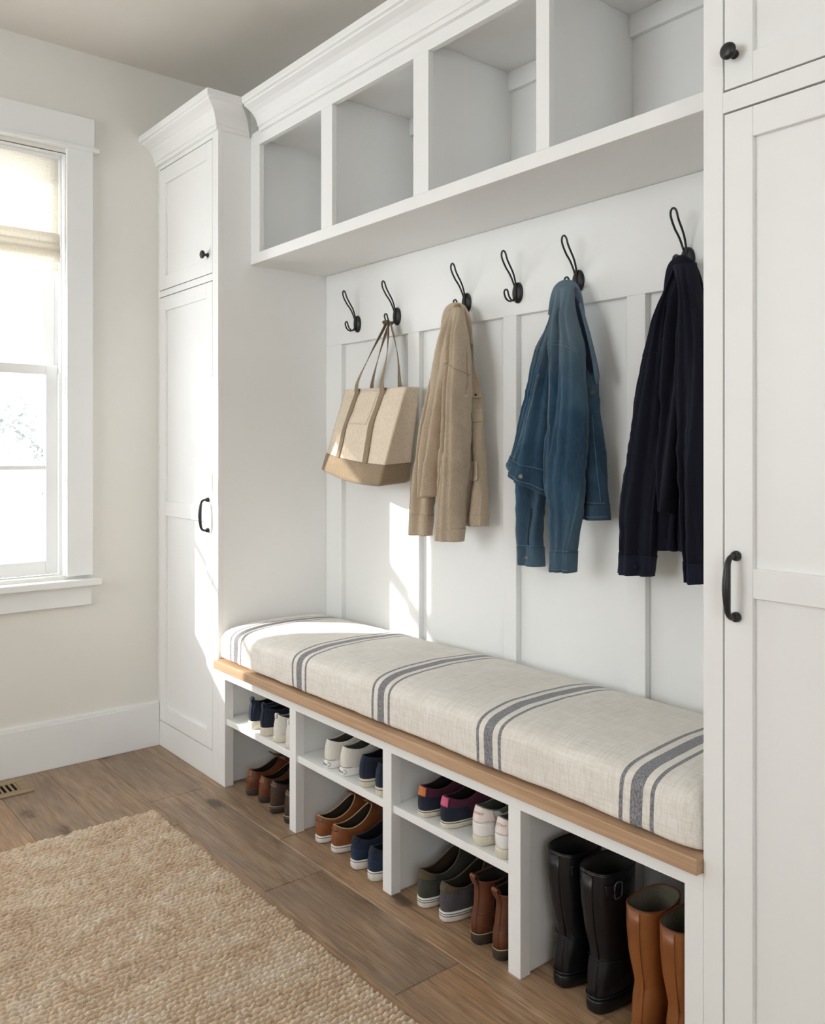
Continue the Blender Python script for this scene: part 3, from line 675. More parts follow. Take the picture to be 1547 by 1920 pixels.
collar(nj, NAVY, None, [(1246, 556, 1.903), (1253, 520, 1.896), (1261, 499, 1.891)], (1276, 488, 1.892), [(1296, 500, 1.903), (1310, 530, 1.912), (1318, 566, 1.92)], [.003, .009, .013, .014, .013, .010, .003], .005)

# ------------------------------------------------------------------ tote bag
tb = thing('tote_bag', 'cream canvas tote bag with taupe straps and base, on the second hook', 'bag', (-2.53, 1.88, 1.13))
FTL, FTR, FBL, FBR = np.array([-2.715, 1.890, 1.484]), np.array([-2.340, 1.890, 1.474]), np.array([-2.735, 1.800, 1.180]), np.array([-2.378, 1.800, 1.132])
BTL, BTR, BBL, BBR = np.array([-2.730, 1.948, 1.484]), np.array([-2.338, 1.948, 1.474]), np.array([-2.745, 1.945, 1.185]), np.array([-2.388, 1.940, 1.142])
def bag_point(u, v, side, off=0.0):     # u around the four sides, v from top to bottom
    top = [BTL, FTL, FTR, BTR]; bot = [BBL, FBL, FBR, BBR]
    a, b = side, (side+1) % 4
    T = top[a]*(1-u)+top[b]*u; B = bot[a]*(1-u)+bot[b]*u; p = T*(1-v)+B*v
    nrm = [np.array([-1., 0, 0]), np.array([.0, -1, .1]), np.array([1., 0, 0]), np.array([0, 1., 0])][side]
    bulge = math.sin(PI*u)*math.sin(PI*min(1, v*1.0))
    q = Vector(p*7); w = noise.noise(q)*.010+noise.noise(q*2.3)*.004
    amt = (.016 if side == 1 else -.012 if side == 2 else .004)
    p = p+nrm*(bulge*amt+w*(.9 if side in (1, 2) else .3)*min(1, .3+math.sin(PI*u))+off)
    if side == 3: p[1] = min(p[1], 1.957)
    p = p-np.array([0, 0, 1])*(.014*math.sin(PI*u)*v**3 if side == 1 else 0)
    return p
def bag_ring(v, off=0.0, n=(10, 34, 14, 34)):
    R = []
    for sd in range(4):
        for k in range(n[sd]): R.append(bag_point(k/n[sd], v, sd, off))
    return np.array(R)
VB = .80
R = [bag_ring(v) for v in np.linspace(0, 1, 44)]
inn = bag_ring(0); c = inn.mean(0); R = [c+(bag_ring(.5)-c)*np.array([.9, .8, 1])*1.0*np.array([1, 1, 1]) , c+(inn-c)*.97]+R
R[0] = R[0]; mb = MB(); b = R[-1]; cb = b.mean(0); R += [cb+(b-cb)*.9-np.array([0, 0, .006]), cb+(b-cb)*.4-np.array([0, 0, .012])]
mb.rings(R, False, True); mb.build('bag_body', CANVAS, tb, True)
R = [bag_ring(VB, -.001)]+[bag_ring(v, .0022) for v in np.linspace(VB, 1, 12)]; b = R[-1]; cb = b.mean(0); R += [cb+(b-cb)*.92-np.array([0, 0, .008]), cb+(b-cb)*.4-np.array([0, 0, .015])]
mb = MB(); mb.rings(R, False, True); mb.build('base_panel', TAUPE, tb, True)
for u0, u1 in ((.24, .235), (.66, .70)):
    G = [[bag_point(u0+(u1-u0)*v+k*.036, v, 1, .0036) for k in (-1, -.5, 0, .5, 1)] for v in np.linspace(-.0, VB+.01, 34)]
    MB().slab(np.array(G), (0, 1, 0), .003).build('strap_webbing', TAUPE, tb, True)
MB().slab(np.array([[bag_point(.30+.30*i, .0+.40*j+.02, 1, .0010) for i in np.linspace(0, 1, 12)] for j in np.linspace(0, 1, 10)]), (0, 1, 0), .002).build('pocket', CANVAS, tb, True)
hz = 1.718
def handle(y, xl, xr, zt, xc, yc, tw):
    pts = catmull([(xl, y, zt-.03), (xl+.004, y-.004, zt+.02), (xl*.5+xc*.5-.010, (y+yc)/2-.004, (zt+hz)/2), (xc-.016, yc, hz-.018), (xc-.004, yc, hz+.003), (xc+.008, yc, hz-.018), (xr*.5+xc*.5+.012, (y+yc)/2, (zt+hz)/2), (xr-.002, y-.004, zt+.02), (xr, y, zt-.03)], 60)
    return pts
HK = HX[1]
HREF = []
for i in range(60):
    k = min(1, min(i, 59-i)/20)*PI/2*.55; HREF.append((math.cos(k), -math.sin(k), 0))
mb = MB(); mb.sweep(handle(1.884, FTL[0]*.76+FTR[0]*.24, FTL[0]*.34+FTR[0]*.66, 1.482, HK, 1.917, 0), .0014, .0175, HREF, 12, power=.5); mb.build('handle', TAUPE, tb, True)
mb = MB(); mb.sweep(handle(1.950, BTL[0]*.72+BTR[0]*.28, BTL[0]*.28+BTR[0]*.72, 1.482, HK+.004, 1.930, 0), .0014, .0175, HREF, 12, power=.5); mb.build('handle', TAUPE, tb, True)

# ------------------------------------------------------------------ shoes
LEA_T = leather('tan_leather', (142, 86, 48), (116, 66, 36)); LEA_B = leather('chestnut_leather', (112, 64, 38), (84, 46, 28)); LEA_D = leather('dark_brown_leather', (74, 54, 44), (54, 38, 32))
LEA_C = leather('boot_brown_leather', (110, 64, 40), (80, 45, 29)); RUB_B = leather('black_rubber', (20, 21, 25), (15, 16, 20), .32, 8); RUB_T = leather('tan_boot_leather', (146, 88, 44), (120, 70, 36), .35, 6)
CAN_N = fabric('navy_canvas', (34, 40, 56), (25, 30, 42), 1400, .85, 20); CAN_N2 = fabric('blue_navy_canvas', (34, 46, 66), (26, 34, 50), 1400, .85, 20); CAN_W = fabric('white_canvas', (224, 220, 212), (210, 206, 197), 1400, .85, 20, .0004, .2)
CAN_O = fabric('olive_grey_canvas', (68, 68, 60), (50, 52, 46), 1400, .9, 20); CAN_G = fabric('grey_canvas', (84, 80, 84), (66, 64, 68), 1400, .9, 20); OLIVE = fabric('olive_trim', (92, 80, 60), (74, 64, 48), 1400)
BURG = fabric('burgundy_mesh', (84, 36, 58), (62, 28, 44), 1400); ORANGE = plain('orange_tab', (196, 116, 70), .6, .3); PINK = plain('pink_tab', (206, 92, 130), .6, .3)
PALEP = plain('pale_pink_heel', (230, 217, 210), .6, .3, 60, .05); MESHW = plain('white_mesh', (232, 230, 228), .65, .3, 90, .04); MESHG = fabric('grey_green_lining', (112, 118, 106), (90, 96, 86), 1400)
LIN_D = fabric('dark_lining', (34, 30, 27), (24, 22, 20), 900); LIN_B = fabric('brown_lining', (70, 56, 42), (52, 42, 32), 900); LIN_N = fabric('navy_lining', (24, 27, 38), (18, 20, 28), 900); LIN_K = fabric('taupe_lining', (104, 98, 84), (84, 80, 68), 900)
LACEW = plain('white_lace', (206, 200, 188), .8, .2); LACEK = plain('khaki_lace', (158, 140, 112), .8, .2); PIPE = plain('tan_piping', (188, 158, 122), .7, .3); INK = plain('dark_print', (52, 50, 52), .6, .3); REDINK = plain('rust_print', (150, 84, 72), .6, .3)
LINE_D = plain('sole_line', (96, 88, 80), .6, .3)

WK = np.array([(0, .86), (.06, .90), (.14, .93), (.25, .92), (.40, .90), (.52, .98), (.66, 1.08), (.76, 1.10), (.86, 1.0), (.94, .92), (1, .84)])
def spow(c, p): return math.copysign(abs(c)**p, c)
class Shoe:
    """L length, hw half heel width, ts sole height, rings: (z heel, z mid, z front, y0, y1, half width)"""
    def __init__(s, L, hw, ts, rings, side=1, spring=.010, toe=1.0, bend=.004):
        s.L, s.hw, s.ts, s.rings_, s.side, s.spring, s.toe, s.bend = L, hw, ts, rings, side, spring, toe, bend
    def foot(s, th, off=0.0):
        yf = (1-math.cos(th))/2; W = np.interp(yf, WK[:, 0], WK[:, 1])*s.hw*(1 if yf < .4 else 1)
        x = spow(math.sin(th), .62)*(W+off); y = s.L*.5+(yf-.5)*(s.L+2*off)
        return x+s.side*s.bend*yf*yf, y
    def lift(s, y): return s.spring*max(0, (y/s.L-.74)/.26)**1.6
    def ring(s, k, th):
        zh, zm, zf, y0, y1, hx = s.rings_[k]; yf = (1-math.cos(th))/2
        z = (zh*(1-yf)**2*1.0+2*zm*yf*(1-yf)+zf*yf*yf)
        return np.array([spow(math.sin(th), .75)*hx+s.side*s.bend*.2*yf, y0+(y1-y0)*yf, z])
    def S(s, th, v, off=0.0):
        v = min(max(v, 0.0), 1.0); n = len(s.rings_); v1 = 1.0 if n == 1 else .5; yf = (1-math.cos(th))/2
        if v <= v1:
            u = v/v1; x0, y0 = s.foot(th, -.0015); z0 = s.ts-.003+s.lift(y0); p = s.ring(0, th)
            k = yf*yf*(3-2*yf); hz = 1-math.cos(u*PI/2); lin_ = u
            w = hz*k+(lin_**1.25)*(1-k); g = (math.sin(u*PI/2)**(1.05))*k+u*(1-k)
            q = np.array([x0*(1-w)+p[0]*w, y0*(1-w)+p[1]*w, z0*(1-g)+p[2]*g])
            bl = math.sin(PI*u)*.0045*(1-k); n_ = np.array([math.sin(th), -math.cos(th), 0])
            q = q+n_*bl
        else:
            u = (v-v1)/(1-v1)*(n-1); i = min(int(u), n-2); f = u-i; R = [s.ring(max(i-1, 0), th), s.ring(i, th), s.ring(i+1, th), s.ring(min(i+2, n-1), th)]
            a, b, c, d = R; q = .5*((2*b)+(c-a)*f+(2*a-5*b+4*c-d)*f*f+(3*b-a-3*c+d)*f**3)
        if off:
            n_ = np.array([math.sin(th), -math.cos(th), .25*yf]); q = q+n_*off
        w = noise.noise(Vector(q*38)+Vector((s.L*91, 0, s.hw*77)))*.0010
        return q+np.array([math.sin(th), -math.cos(th), 0])*w
    def build(s, T, up, sole, lin_, nv=26, n=72, sole_name='sole', trim=None, stripe=None, welt=None, tread=None, heelblock=None):
        ph = np.linspace(0, 2*PI, n, endpoint=False)
        def soler(z, off): return np.array([[*s.foot(t, off), (z if z > .002 else z)+s.lift(s.foot(t)[1])] for t in ph])
        ts = s.ts; mb = MB()
        mb.rings([soler(0, -.005), soler(.0015, -.0015), soler(.005, .0012), soler(ts*.6, .0022), soler(ts-.003, .0022), soler(ts, .0008), soler(ts+.0002, -.008)])
        o = mb.build(sole_name, sole, T, True, world=False)
        if stripe is not None:
            for zz, mt in stripe:
                mb = MB(); mb.sweep(np.array([[*s.foot(t, .0022), zz+s.lift(s.foot(t)[1])] for t in ph]), .0011, .0011, (0, 0, 1), 6, closed=True); mb.build('sole_stripe', mt, o, True, world=False)
        R = [np.array([s.S(t, v) for t in ph]) for v in np.linspace(0, 1, nv)]
        top = R[-1]; c = top.mean(0); lip = c+(top-c)*np.array([.93, .965, 1])-np.array([0, 0, .0012])
        mb = MB(); mb.rings(R+[lip], False, False); u = mb.build('upper', up, T, True, world=False)
        # lining: goes back down inside
        L_ = [lip]
        for k in ((.85, .6, .3, .08) if len(s.rings_) == 1 else (.93, .86, .79, .72, .65, .58, .52, .44, .30, .12)):
            rr = np.array([s.S(t, k) for t in ph]); m = rr.mean(0); q = rr.copy()
            ins = m+(rr-m)*np.array([.86, .90, 1]); ins[:, 1] = np.minimum(ins[:, 1], np.interp(k, [0, 1], [s.L*.86, s.ring(-1, PI)[1]-.004])); 
            if len(s.rings_) == 1: ins[:, 2] = np.minimum(ins[:, 2], lip[:, 2]-.002)
            L_.append(ins)
        base = np.array([[*s.foot(t, -.010), ts+.0015+s.lift(s.foot(t)[1])] for t in ph]); L_.append(base)
        mb = MB(); mb.rings(L_, False, False); mb.add(base, [tuple(range(n))]); mb.build('lining', lin_, T, True, world=False)
        if trim is not None:
            mb = MB(); mb.sweep((top+lip)/2+np.array([0, 0, .0006]), .0020, .0020, (0, 0, 1), 8, closed=True); mb.build('collar_trim', trim, T, True, world=False)
        return o, u
    def patch(s, T, name, mat, th0, th1, v0, v1, off=.0012, n=16, m=10, th=.0012, curve=0.0):
        G = []
        for i in range(m):
            row = []
            for j in range(n):
                u = j/(n-1); v = v0+(v1-v0)*i/(m-1)
                if i == 0: v += curve*(2*u-1)**2
                row.append(s.S(th0+(th1-th0)*u, v, off))
            G.append(row)
        mb = MB(); mb.slab(np.array(G), (0, .0, 0), th); 
        o = mb.build(name, mat, T, True, world=False); m_ = o.modifiers.new('solid', 'SOLIDIFY'); m_.thickness = th; m_.offset = 0; return o
    def seam(s, T, name, mat, pts, r=.0009, off=.0008):
        q = catmull(np.array(pts), 30); MB().sweep(np.array([s.S(a, b, off) for a, b in q]), r, r, (0, 0, 1), 6).build(name, mat, T, True, world=False)
    def laces(s, T, mat, tongue, rows=4):
        yb = s.ring(-1, PI)[1]; zt = s.ring(-1, PI)[2]
        # tongue rises out of the throat
        P = catmull([s.S(PI, .80)+np.array([0, 0, .002]), s.S(PI, .97)+np.array([0, -.004, .004]), np.array([s.side*s.bend*.2, yb-.018, zt+.012]), np.array([s.side*s.bend*.2, yb-.032, zt+.022])], 14)
        mb = MB(); mb.sweep(P, np.interp(np.linspace(0, 1, 14), [0, .5, 1], [.016, .019, .016]), .0022, (0, -.5, 1), 14, power=.7); mb.build('tongue', tongue, T, True, world=False)
        mb = MB()
        for k in range(rows):
            v = .70+.26*k/(rows-1)
            for sg in (-1, 1):
                a = s.S(PI-.42*sg, v, .002); b = s.S(PI+.42*sg, min(.99, v+.05), .002); m = (a+b)/2+np.array([0, -.001, .0065+.002*sg]); mb.sweep(catmull([a, m, b], 12), .0016, .0010, (0, 0, 1), 6)
        a = s.S(PI-.4, .97, .003); b = s.S(PI+.4, .97, .003); m = (a+b)/2+np.array([0, 0, .0035])
        for sg in (-1, 1): mb.sweep(catmull([m, m+np.array([.012*sg, -.004, .005]), m+np.array([.024*sg, .006, -.002]), m+np.array([.019*sg, .018, -.007]), m+np.array([.004*sg, .004, .001])], 18), .0013, .0013, (0, 0, 1), 6)
        mb.build('laces', mat, T, True, world=False)
def heel_loop(s, T, mat, w=.007, h=.016):
    p = s.S(0, .86); q = s.S(0, 1.0)
    P = catmull([p+np.array([0, -.002, 0]), q+np.array([0, -.006, .002]), q+np.array([0, -.003, h*.7]), q+np.array([0, .004, h*.55]), q+np.array([0, .005, -.004])], 20)
    MB().sweep(P, w, .0012, (0, -1, 0), 10, power=.5).build('heel_loop', mat, T, True, world=False)

def new_shoe(name, label, cat, group): return thing(name, label, cat, (0, 0, 0), group)
LOW = lambda zh, zm, zf, L: [(zh, zm, zf, .008, L*.50, .0275)]

def k_navy_cream(side, T):       # navy trainer, chunky cream sole, heel loop
    s = Shoe(.275, .036, .030, [(.103, .062, .112, .010, .135, .027)], side); s.build(T, CAN_N, SOLEC, LIN_D, trim=CAN_N); s.laces(T, LACEW, CAN_N); heel_loop(s, T, CAN_N2)
    s.patch(T, 'heel_strip', CAN_N2, -.16, .16, .05, .95)
def k_white_slip(side, T):
    s = Shoe(.262, .035, .022, [(.092, .058, .100, .010, .130, .027)], side); s.build(T, CAN_W, SOLEC, LIN_K, trim=MESHW); s.laces(T, LACEW, CAN_W); heel_loop(s, T, CAN_W, .006, .008)
def k_chestnut(side, T):
    s = Shoe(.270, .0335, .022, [(.090, .056, .112, .012, .130, .025)], side, toe=1); s.build(T, LEA_B, SOLED, LIN_D, trim=LEA_B); s.laces(T, LACEK, LEA_B)
    s.patch(T, 'heel_tab', LEA_T, -.40, .40, .72, .99)
def k_darkbrown(side, T):
    s = Shoe(.272, .034, .027, [(.108, .070, .118, .010, .132, .0265)], side); s.build(T, LEA_D, SOLED, LIN_D, trim=LIN_D, stripe=[(.0255, PIPE), (.0195, LINE_D)]); s.laces(T, LACEK, LEA_D)
    s.patch(T, 'heel_tab', leather('brown_heel_tab', (98, 76, 62), (78, 58, 48)), -.45, .45, .80, .99); s.seam(T, 'heel_seam', PIPE, [(-.45, .86), (0, .86), (.45, .86)], .0007, .0026)
def k_white_canvas(side, T):
    s = Shoe(.268, .0355, .024, [(.086, .060, .112, .008, .140, .029)], side); o, u = s.build(T, CAN_W, MESHW, LIN_K, trim=CAN_W); s.laces(T, LACEW, CAN_W)
    s.seam(T, 'seam', LIN_K, [(PI*.42, .02), (PI*.5, .30), (PI*.60, .70)], .0006); s.seam(T, 'heel_seam', LIN_K, [(-.6, .10), (0, .10), (.6, .10)], .0006)
    # the small dark printed squiggle at the heel of the sole
    def on(t, z): x, y = s.foot(t, .0032); return np.array([x, y, z])
    mb = MB(); mb.sweep(catmull([on(-.48, .021), on(-.36, .014), on(-.22, .0135), on(-.08, .015)], 16), .0007, .0006, (0, 0, 1), 6)
    mb.sweep(catmull([on(-.12, .011), on(-.06, .0165), on(0, .011), on(.06, .016), on(.12, .011)], 20), .0008, .0006, (0, 0, 1), 6)
    mb.sweep(catmull([on(.18, .008), on(.34, .0125), on(.32, .019), on(.16, .022)], 18), .0008, .0006, (0, 0, 1), 6); mb.build('heel_print', INK, o, True, world=False)
def k_navy_slip(side, T):
    s = Shoe(.268, .034, .026, [(.090, .068, .105, .009, .135, .0275)], side); s.build(T, CAN_N, SOLEC, LIN_N, trim=CAN_N, stripe=[(.0195, LINE_D), (.0245, SOLEW)]); s.laces(T, LACEW, CAN_N)
    s.patch(T, 'heel_strip', CAN_N2, -.20, .20, .05, .97)
def k_tan(side, T):
    s = Shoe(.272, .0365, .023, [(.083, .046, .118, .008, .145, .0285)], side); s.build(T, LEA_T, SOLEW, LIN_B, trim=PIPE, stripe=[(.0185, LINE_D)]); 
    s.patch(T, 'heel_tab', LEA_T, -.42, .42, .78, 1.0, .0018, curve=.05); s.seam(T, 'heel_seam', LEA_D, [(-.42, .80), (0, .76), (.42, .80)], .0008, .002)
    P = catmull([s.S(PI, .78)+np.array([0, 0, .002]), s.S(PI, .96)+np.array([0, -.004, .004]), s.ring(-1, PI)+np.array([0, -.016, .008])], 12); MB().sweep(P, .020, .0022, (0, -.5, 1), 14, power=.7).build('tongue', LEA_T, T, True, world=False)
def k_navy_white(side, T):
    s = Shoe(.272, .036, .030, [(.094, .060, .116, .010, .138, .028)], side); s.build(T, CAN_N2, SOLEW, LIN_N, trim=CAN_N, stripe=[(.0255, LINE_D)]); s.laces(T, LACEW, CAN_N2)
    s.patch(T, 'heel_tab', CAN_N, -.45, .45, .74, 1.0, .002, curve=.06); s.patch(T, 'heel_counter', fabric('blue_heel', (38, 52, 76), (30, 42, 62), 1400) , -.85, .85, .04, .50, .0012, curve=0)
def k_burgundy(tab):
    def f(side, T):
        s = Shoe(.268, .0345, .020, [(.082, .050, .108, .008, .140, .028)], side); s.build(T, BURG, SOLEC, LIN_D, trim=BURG, stripe=[(.0165, LINE_D), (.012, SOLEW)]); s.laces(T, BURG, BURG)
        s.patch(T, 'heel_counter', CAN_N, -1.15, 1.15, .03, .66, .0014, n=24); s.patch(T, 'heel_tab', tab, -.34, .34, .66, 1.02, .003)
    return f
def lettering(s, T, text, mat, size, th_c, v_c, parent):
    cu = bpy.data.curves.new('heel_lettering', 'FONT'); cu.body = text; cu.size = size; cu.align_x = 'CENTER'; cu.align_y = 'CENTER'; cu.resolution_u = 3
    tmp = bpy.data.objects.new('tmp', cu); C.objects.link(tmp); dg = bpy.context.evaluated_depsgraph_get(); me = bpy.data.meshes.new_from_object(tmp.evaluated_get(dg)); bpy.data.objects.remove(tmp)
    V = [v.co.copy() for v in me.vertices]; F = [tuple(p.vertices) for p in me.polygons]
    zr = (s.S(0, 1)-s.S(0, .5))[2]/.5
    out = [s.S(th_c+v.x/.030, v_c+v.y/zr, .0042) for v in V]
    o = raw('heel_lettering', out, F, mat, parent, world=False); m_ = o.modifiers.new('solid', 'SOLIDIFY'); m_.thickness = .0004
def k_runner(side, T):
    s = Shoe(.272, .036, .026, [(.098, .064, .112, .010, .135, .028)], side); s.build(T, MESHW, SOLEC, MESHG, trim=MESHG); s.laces(T, LACEW, MESHG)
    o = s.patch(T, 'heel_tab', PALEP, -.95, .95, .50, 1.0, .0022, n=22, curve=.16); lettering(s, T, 'SCOUT', REDINK, .0072, .05, .80, o)
    s.patch(T, 'heel_counter', MESHW, -.9, .9, .04, .48, .002)
    s.patch(T, 'collar', MESHG, 1.25, 2.6, .80, 1.0, .0022, n=20); s.patch(T, 'collar', MESHG, -2.6, -1.25, .80, 1.0, .0022, n=20)
def k_olive(up):
    def f(side, T):
        s = Shoe(.280, .037, .028, [(.100, .056, .128, .008, .145, .029)], side); s.build(T, up, SOLEW, LIN_B, trim=OLIVE, stripe=[(.0235, LINE_D), (.0175, LINE_D)]); s.laces(T, LACEK, up)
        s.patch(T, 'heel_tab', OLIVE, -.9, .9, .74, 1.0, .002, n=22, curve=.10); s.seam(T, 'seam', LIN_D, [(PI*.36, .04), (PI*.38, .4), (PI*.40, .74)], .0008)
    return f
def k_chelsea(side, T):
    s = Shoe(.270, .0345, .030, [(.084, .084, .090, .006, .120, .0285), (.125, .125, .125, .012, .112, .030), (.160, .152, .160, .006, .116, .0335)], side); o, u = s.build(T, LEA_C, SOLED, LIN_D, nv=34, trim=LEA_C, stripe=[(.0285, PIPE)])
    s.patch(T, 'elastic_gusset', LIN_D, PI*.38, PI*.62, .52, .98, .0010); s.patch(T, 'elastic_gusset', LIN_D, -PI*.62, -PI*.38, .52, .98, .0010)
    p = s.S(0, .90); q = s.S(0, 1.0); P = catmull([p+np.array([0, -.002, 0]), q+np.array([0, -.006, .000]), q+np.array([0, -.011, .013]), q+np.array([0, -.004, .016]), q+np.array([0, .003, .004])], 18)
    MB().sweep(P, .010, .0016, (0, -1, 0), 10, power=.5).build('pull_tab', LEA_B, T, True, world=False)
    s.patch(T, 'heel_strip', LEA_C, -.16, .16, .02, .96, .0016); s.seam(T, 'seam', LEA_D, [(-PI*.5, .46), (-.6, .42), (0, .44), (.6, .42), (PI*.5, .46)], .0009)
def k_welly(side, T):
    s = Shoe(.285, .041, .030, [(.120, .115, .128, .016, .128, .038), (.190, .19, .19, -.002, .128, .043), (.260, .26, .26, -.012, .130, .0475), (.318, .312, .318, -.012, .132, .0490)], side); s.build(T, RUB_B, RUB_B, LIN_D, nv=44, trim=RUB_B)
    s.seam(T, 'foxing_band', RUB_B, [(t, .05) for t in np.linspace(-2.6, 2.6, 12)], .0026, .0016)
    s.patch(T, 'side_strap', RUB_B, PI*.22, PI*.60, .86, .92, .003); MB().sweep(catmull([s.S(PI*.40, .85, .006), s.S(PI*.34, .85, .007), s.S(PI*.34, .93, .007), s.S(PI*.42, .93, .006), s.S(PI*.42, .85, .006)], 24), .0014, .0014, (0, 0, 1), 8).build('buckle', plain('buckle_metal', (70, 70, 72), .3, .6), T, True, world=False)
    s.patch(T, 'back_strip', RUB_B, -.16, .16, .08, .97, .0016); s.seam(T, 'ankle_ridge', RUB_B, [(t, .47) for t in np.linspace(-1.2, 1.2, 10)], .0018, .001)
def k_tallboot(side, T):
    s = Shoe(.280, .038, .028, [(.118, .115, .126, .014, .122, .034), (.180, .18, .18, .000, .124, .040), (.240, .24, .24, -.008, .126, .0435), (.288, .280, .292, -.008, .128, .0440)], side); s.build(T, RUB_T, SOLED, LIN_K, nv=44, trim=LEA_B, stripe=[(.0265, PIPE)])
    s.patch(T, 'back_strip', RUB_T, -.20, .20, .04, .98, .0018); s.seam(T, 'seam', LEA_D, [(PI*.5, .05), (PI*.5, .5), (PI*.5, .97)], .0008)

ZS = .2523
SHOES = [
 # builder, name, category, group, [(x, y, z, turn, label)]
 (k_navy_cream, 'sneaker', 'shoe', 'navy sneakers on the first shelf', [(-2.752, 1.502, ZS, 2, 'navy sneaker with cream sole, far left on the first upper shelf'), (-2.662, 1.498, ZS, -1, 'navy sneaker with cream sole beside the white sneakers on the first upper shelf')]),
 (k_white_slip, 'sneaker', 'shoe', 'white sneakers on the first shelf', [(-2.572, 1.498, ZS, 1, 'white sneaker next to the navy pair on the first upper shelf'), (-2.488, 1.496, ZS, 0, 'white sneaker mostly hidden behind the second bench post')]),
 (k_chestnut, 'leather_shoe', 'shoe', 'chestnut shoes in the first cubby', [(-2.790, 1.512, .0006, 2, 'chestnut leather shoe at the far left on the floor of the first cubby'), (-2.706, 1.514, .0006, 0, 'chestnut leather shoe next to the dark brown pair on the floor')]),
 (k_darkbrown, 'leather_shoe', 'shoe', 'dark brown shoes in the first cubby', [(-2.600, 1.500, .0006, 1, 'dark brown leather shoe between its mate and the chestnut pair'), (-2.500, 1.497, .0006, 0, 'dark brown leather shoe partly behind the second bench post')]),
 (k_white_canvas, 'sneaker', 'shoe', 'white canvas sneakers on the second shelf', [(-2.262, 1.502, ZS, 2, 'white canvas sneaker at the left on the second upper shelf'), (-2.178, 1.504, ZS, 1, 'white canvas sneaker beside the navy slip-ons on the second upper shelf')]),
 (k_navy_slip, 'sneaker', 'shoe', 'navy canvas shoes on the second shelf', [(-2.068, 1.498, ZS, -1, 'navy canvas shoe with striped pale sole beside the white canvas sneakers'), (-1.986, 1.496, ZS, 0, 'navy canvas shoe with striped pale sole partly behind the third bench post')]),
 (k_tan, 'leather_sneaker', 'shoe', 'tan leather sneakers in the second cubby', [(-2.312, 1.502, .0006, 2, 'tan leather slip-on with white sole, left of its pair in the second cubby'), (-2.224, 1.502, .0006, -2, 'tan leather slip-on with white sole, beside the navy sneakers on the floor')]),
 (k_navy_white, 'sneaker', 'shoe', 'navy sneakers in the second cubby', [(-2.098, 1.488, .0006, 1, 'navy sneaker with chunky white sole next to the tan slip-ons on the floor'), (-2.010, 1.486, .0006, -1, 'navy sneaker with chunky white sole partly behind the third bench post')]),
 (k_burgundy(ORANGE), 'sneaker', 'shoe', 'navy and burgundy sneakers', [(-1.796, 1.500, ZS, 1, 'navy and burgundy sneaker with an orange heel tab')]),
 (k_burgundy(PINK), 'sneaker', 'shoe', 'navy and burgundy sneakers', [(-1.706, 1.502, ZS, -5, 'navy and burgundy sneaker with a pink heel tab')]),
 (k_runner, 'sneaker', 'shoe', 'white running shoes on the third shelf', [(-1.578, 1.500, ZS, -1, 'white running shoe with pale pink heel, beside the burgundy sneakers'), (-1.494, 1.496, ZS, -2, 'white running shoe with pale pink heel, against the fourth bench post')]),
 (k_olive(CAN_O), 'sneaker', 'shoe', 'olive and grey canvas shoes', [(-1.806, 1.506, .0006, 3, 'dark olive canvas shoe with white sole at the left in the third cubby')]),
 (k_olive(CAN_G), 'sneaker', 'shoe', 'olive and grey canvas shoes', [(-1.716, 1.506, .0006, -5, 'grey canvas shoe with olive heel trim and white sole in the third cubby')]),
 (k_chelsea, 'ankle_boot', 'boot', 'brown ankle boots', [(-1.586, 1.500, .0006, 0, 'brown leather pull-on ankle boot beside the grey canvas shoe'), (-1.502, 1.494, .0006, -1, 'brown leather pull-on ankle boot against the fourth bench post')]),
 (k_welly, 'rubber_boot', 'boot', 'tall black rubber boots', [(-1.334, 1.532, .0006, 1, 'tall black rubber boot at the left in the boot bay'), (-1.226, 1.518, .0006, 0, 'tall black rubber boot next to the tan boots')]),
 (k_tallboot, 'tall_boot', 'boot', 'tall tan boots', [(-1.100, 1.510, .0006, 0, 'tall tan boot beside the black rubber boots'), (-1.008, 1.498, .0006, 0, 'tall tan boot cut off by the right-hand bench post')]),
]
for kf, name, cat, group, places in SHOES:
    for i, (x, y, z, turn, label) in enumerate(places):
        side = 1 if (i == 0) else -1
        if kf.__qualname__.startswith('k_burgundy') or kf.__qualname__.startswith('k_olive'): side = 1 if places[0][0] < -1.75 else -1
        T = new_shoe(name, label, cat, group); kf(side, T); T.location = (x, y, z); T.rotation_euler = (0, 0, math.radians(abs(turn)*.6*(1 if side == 1 else -1)))

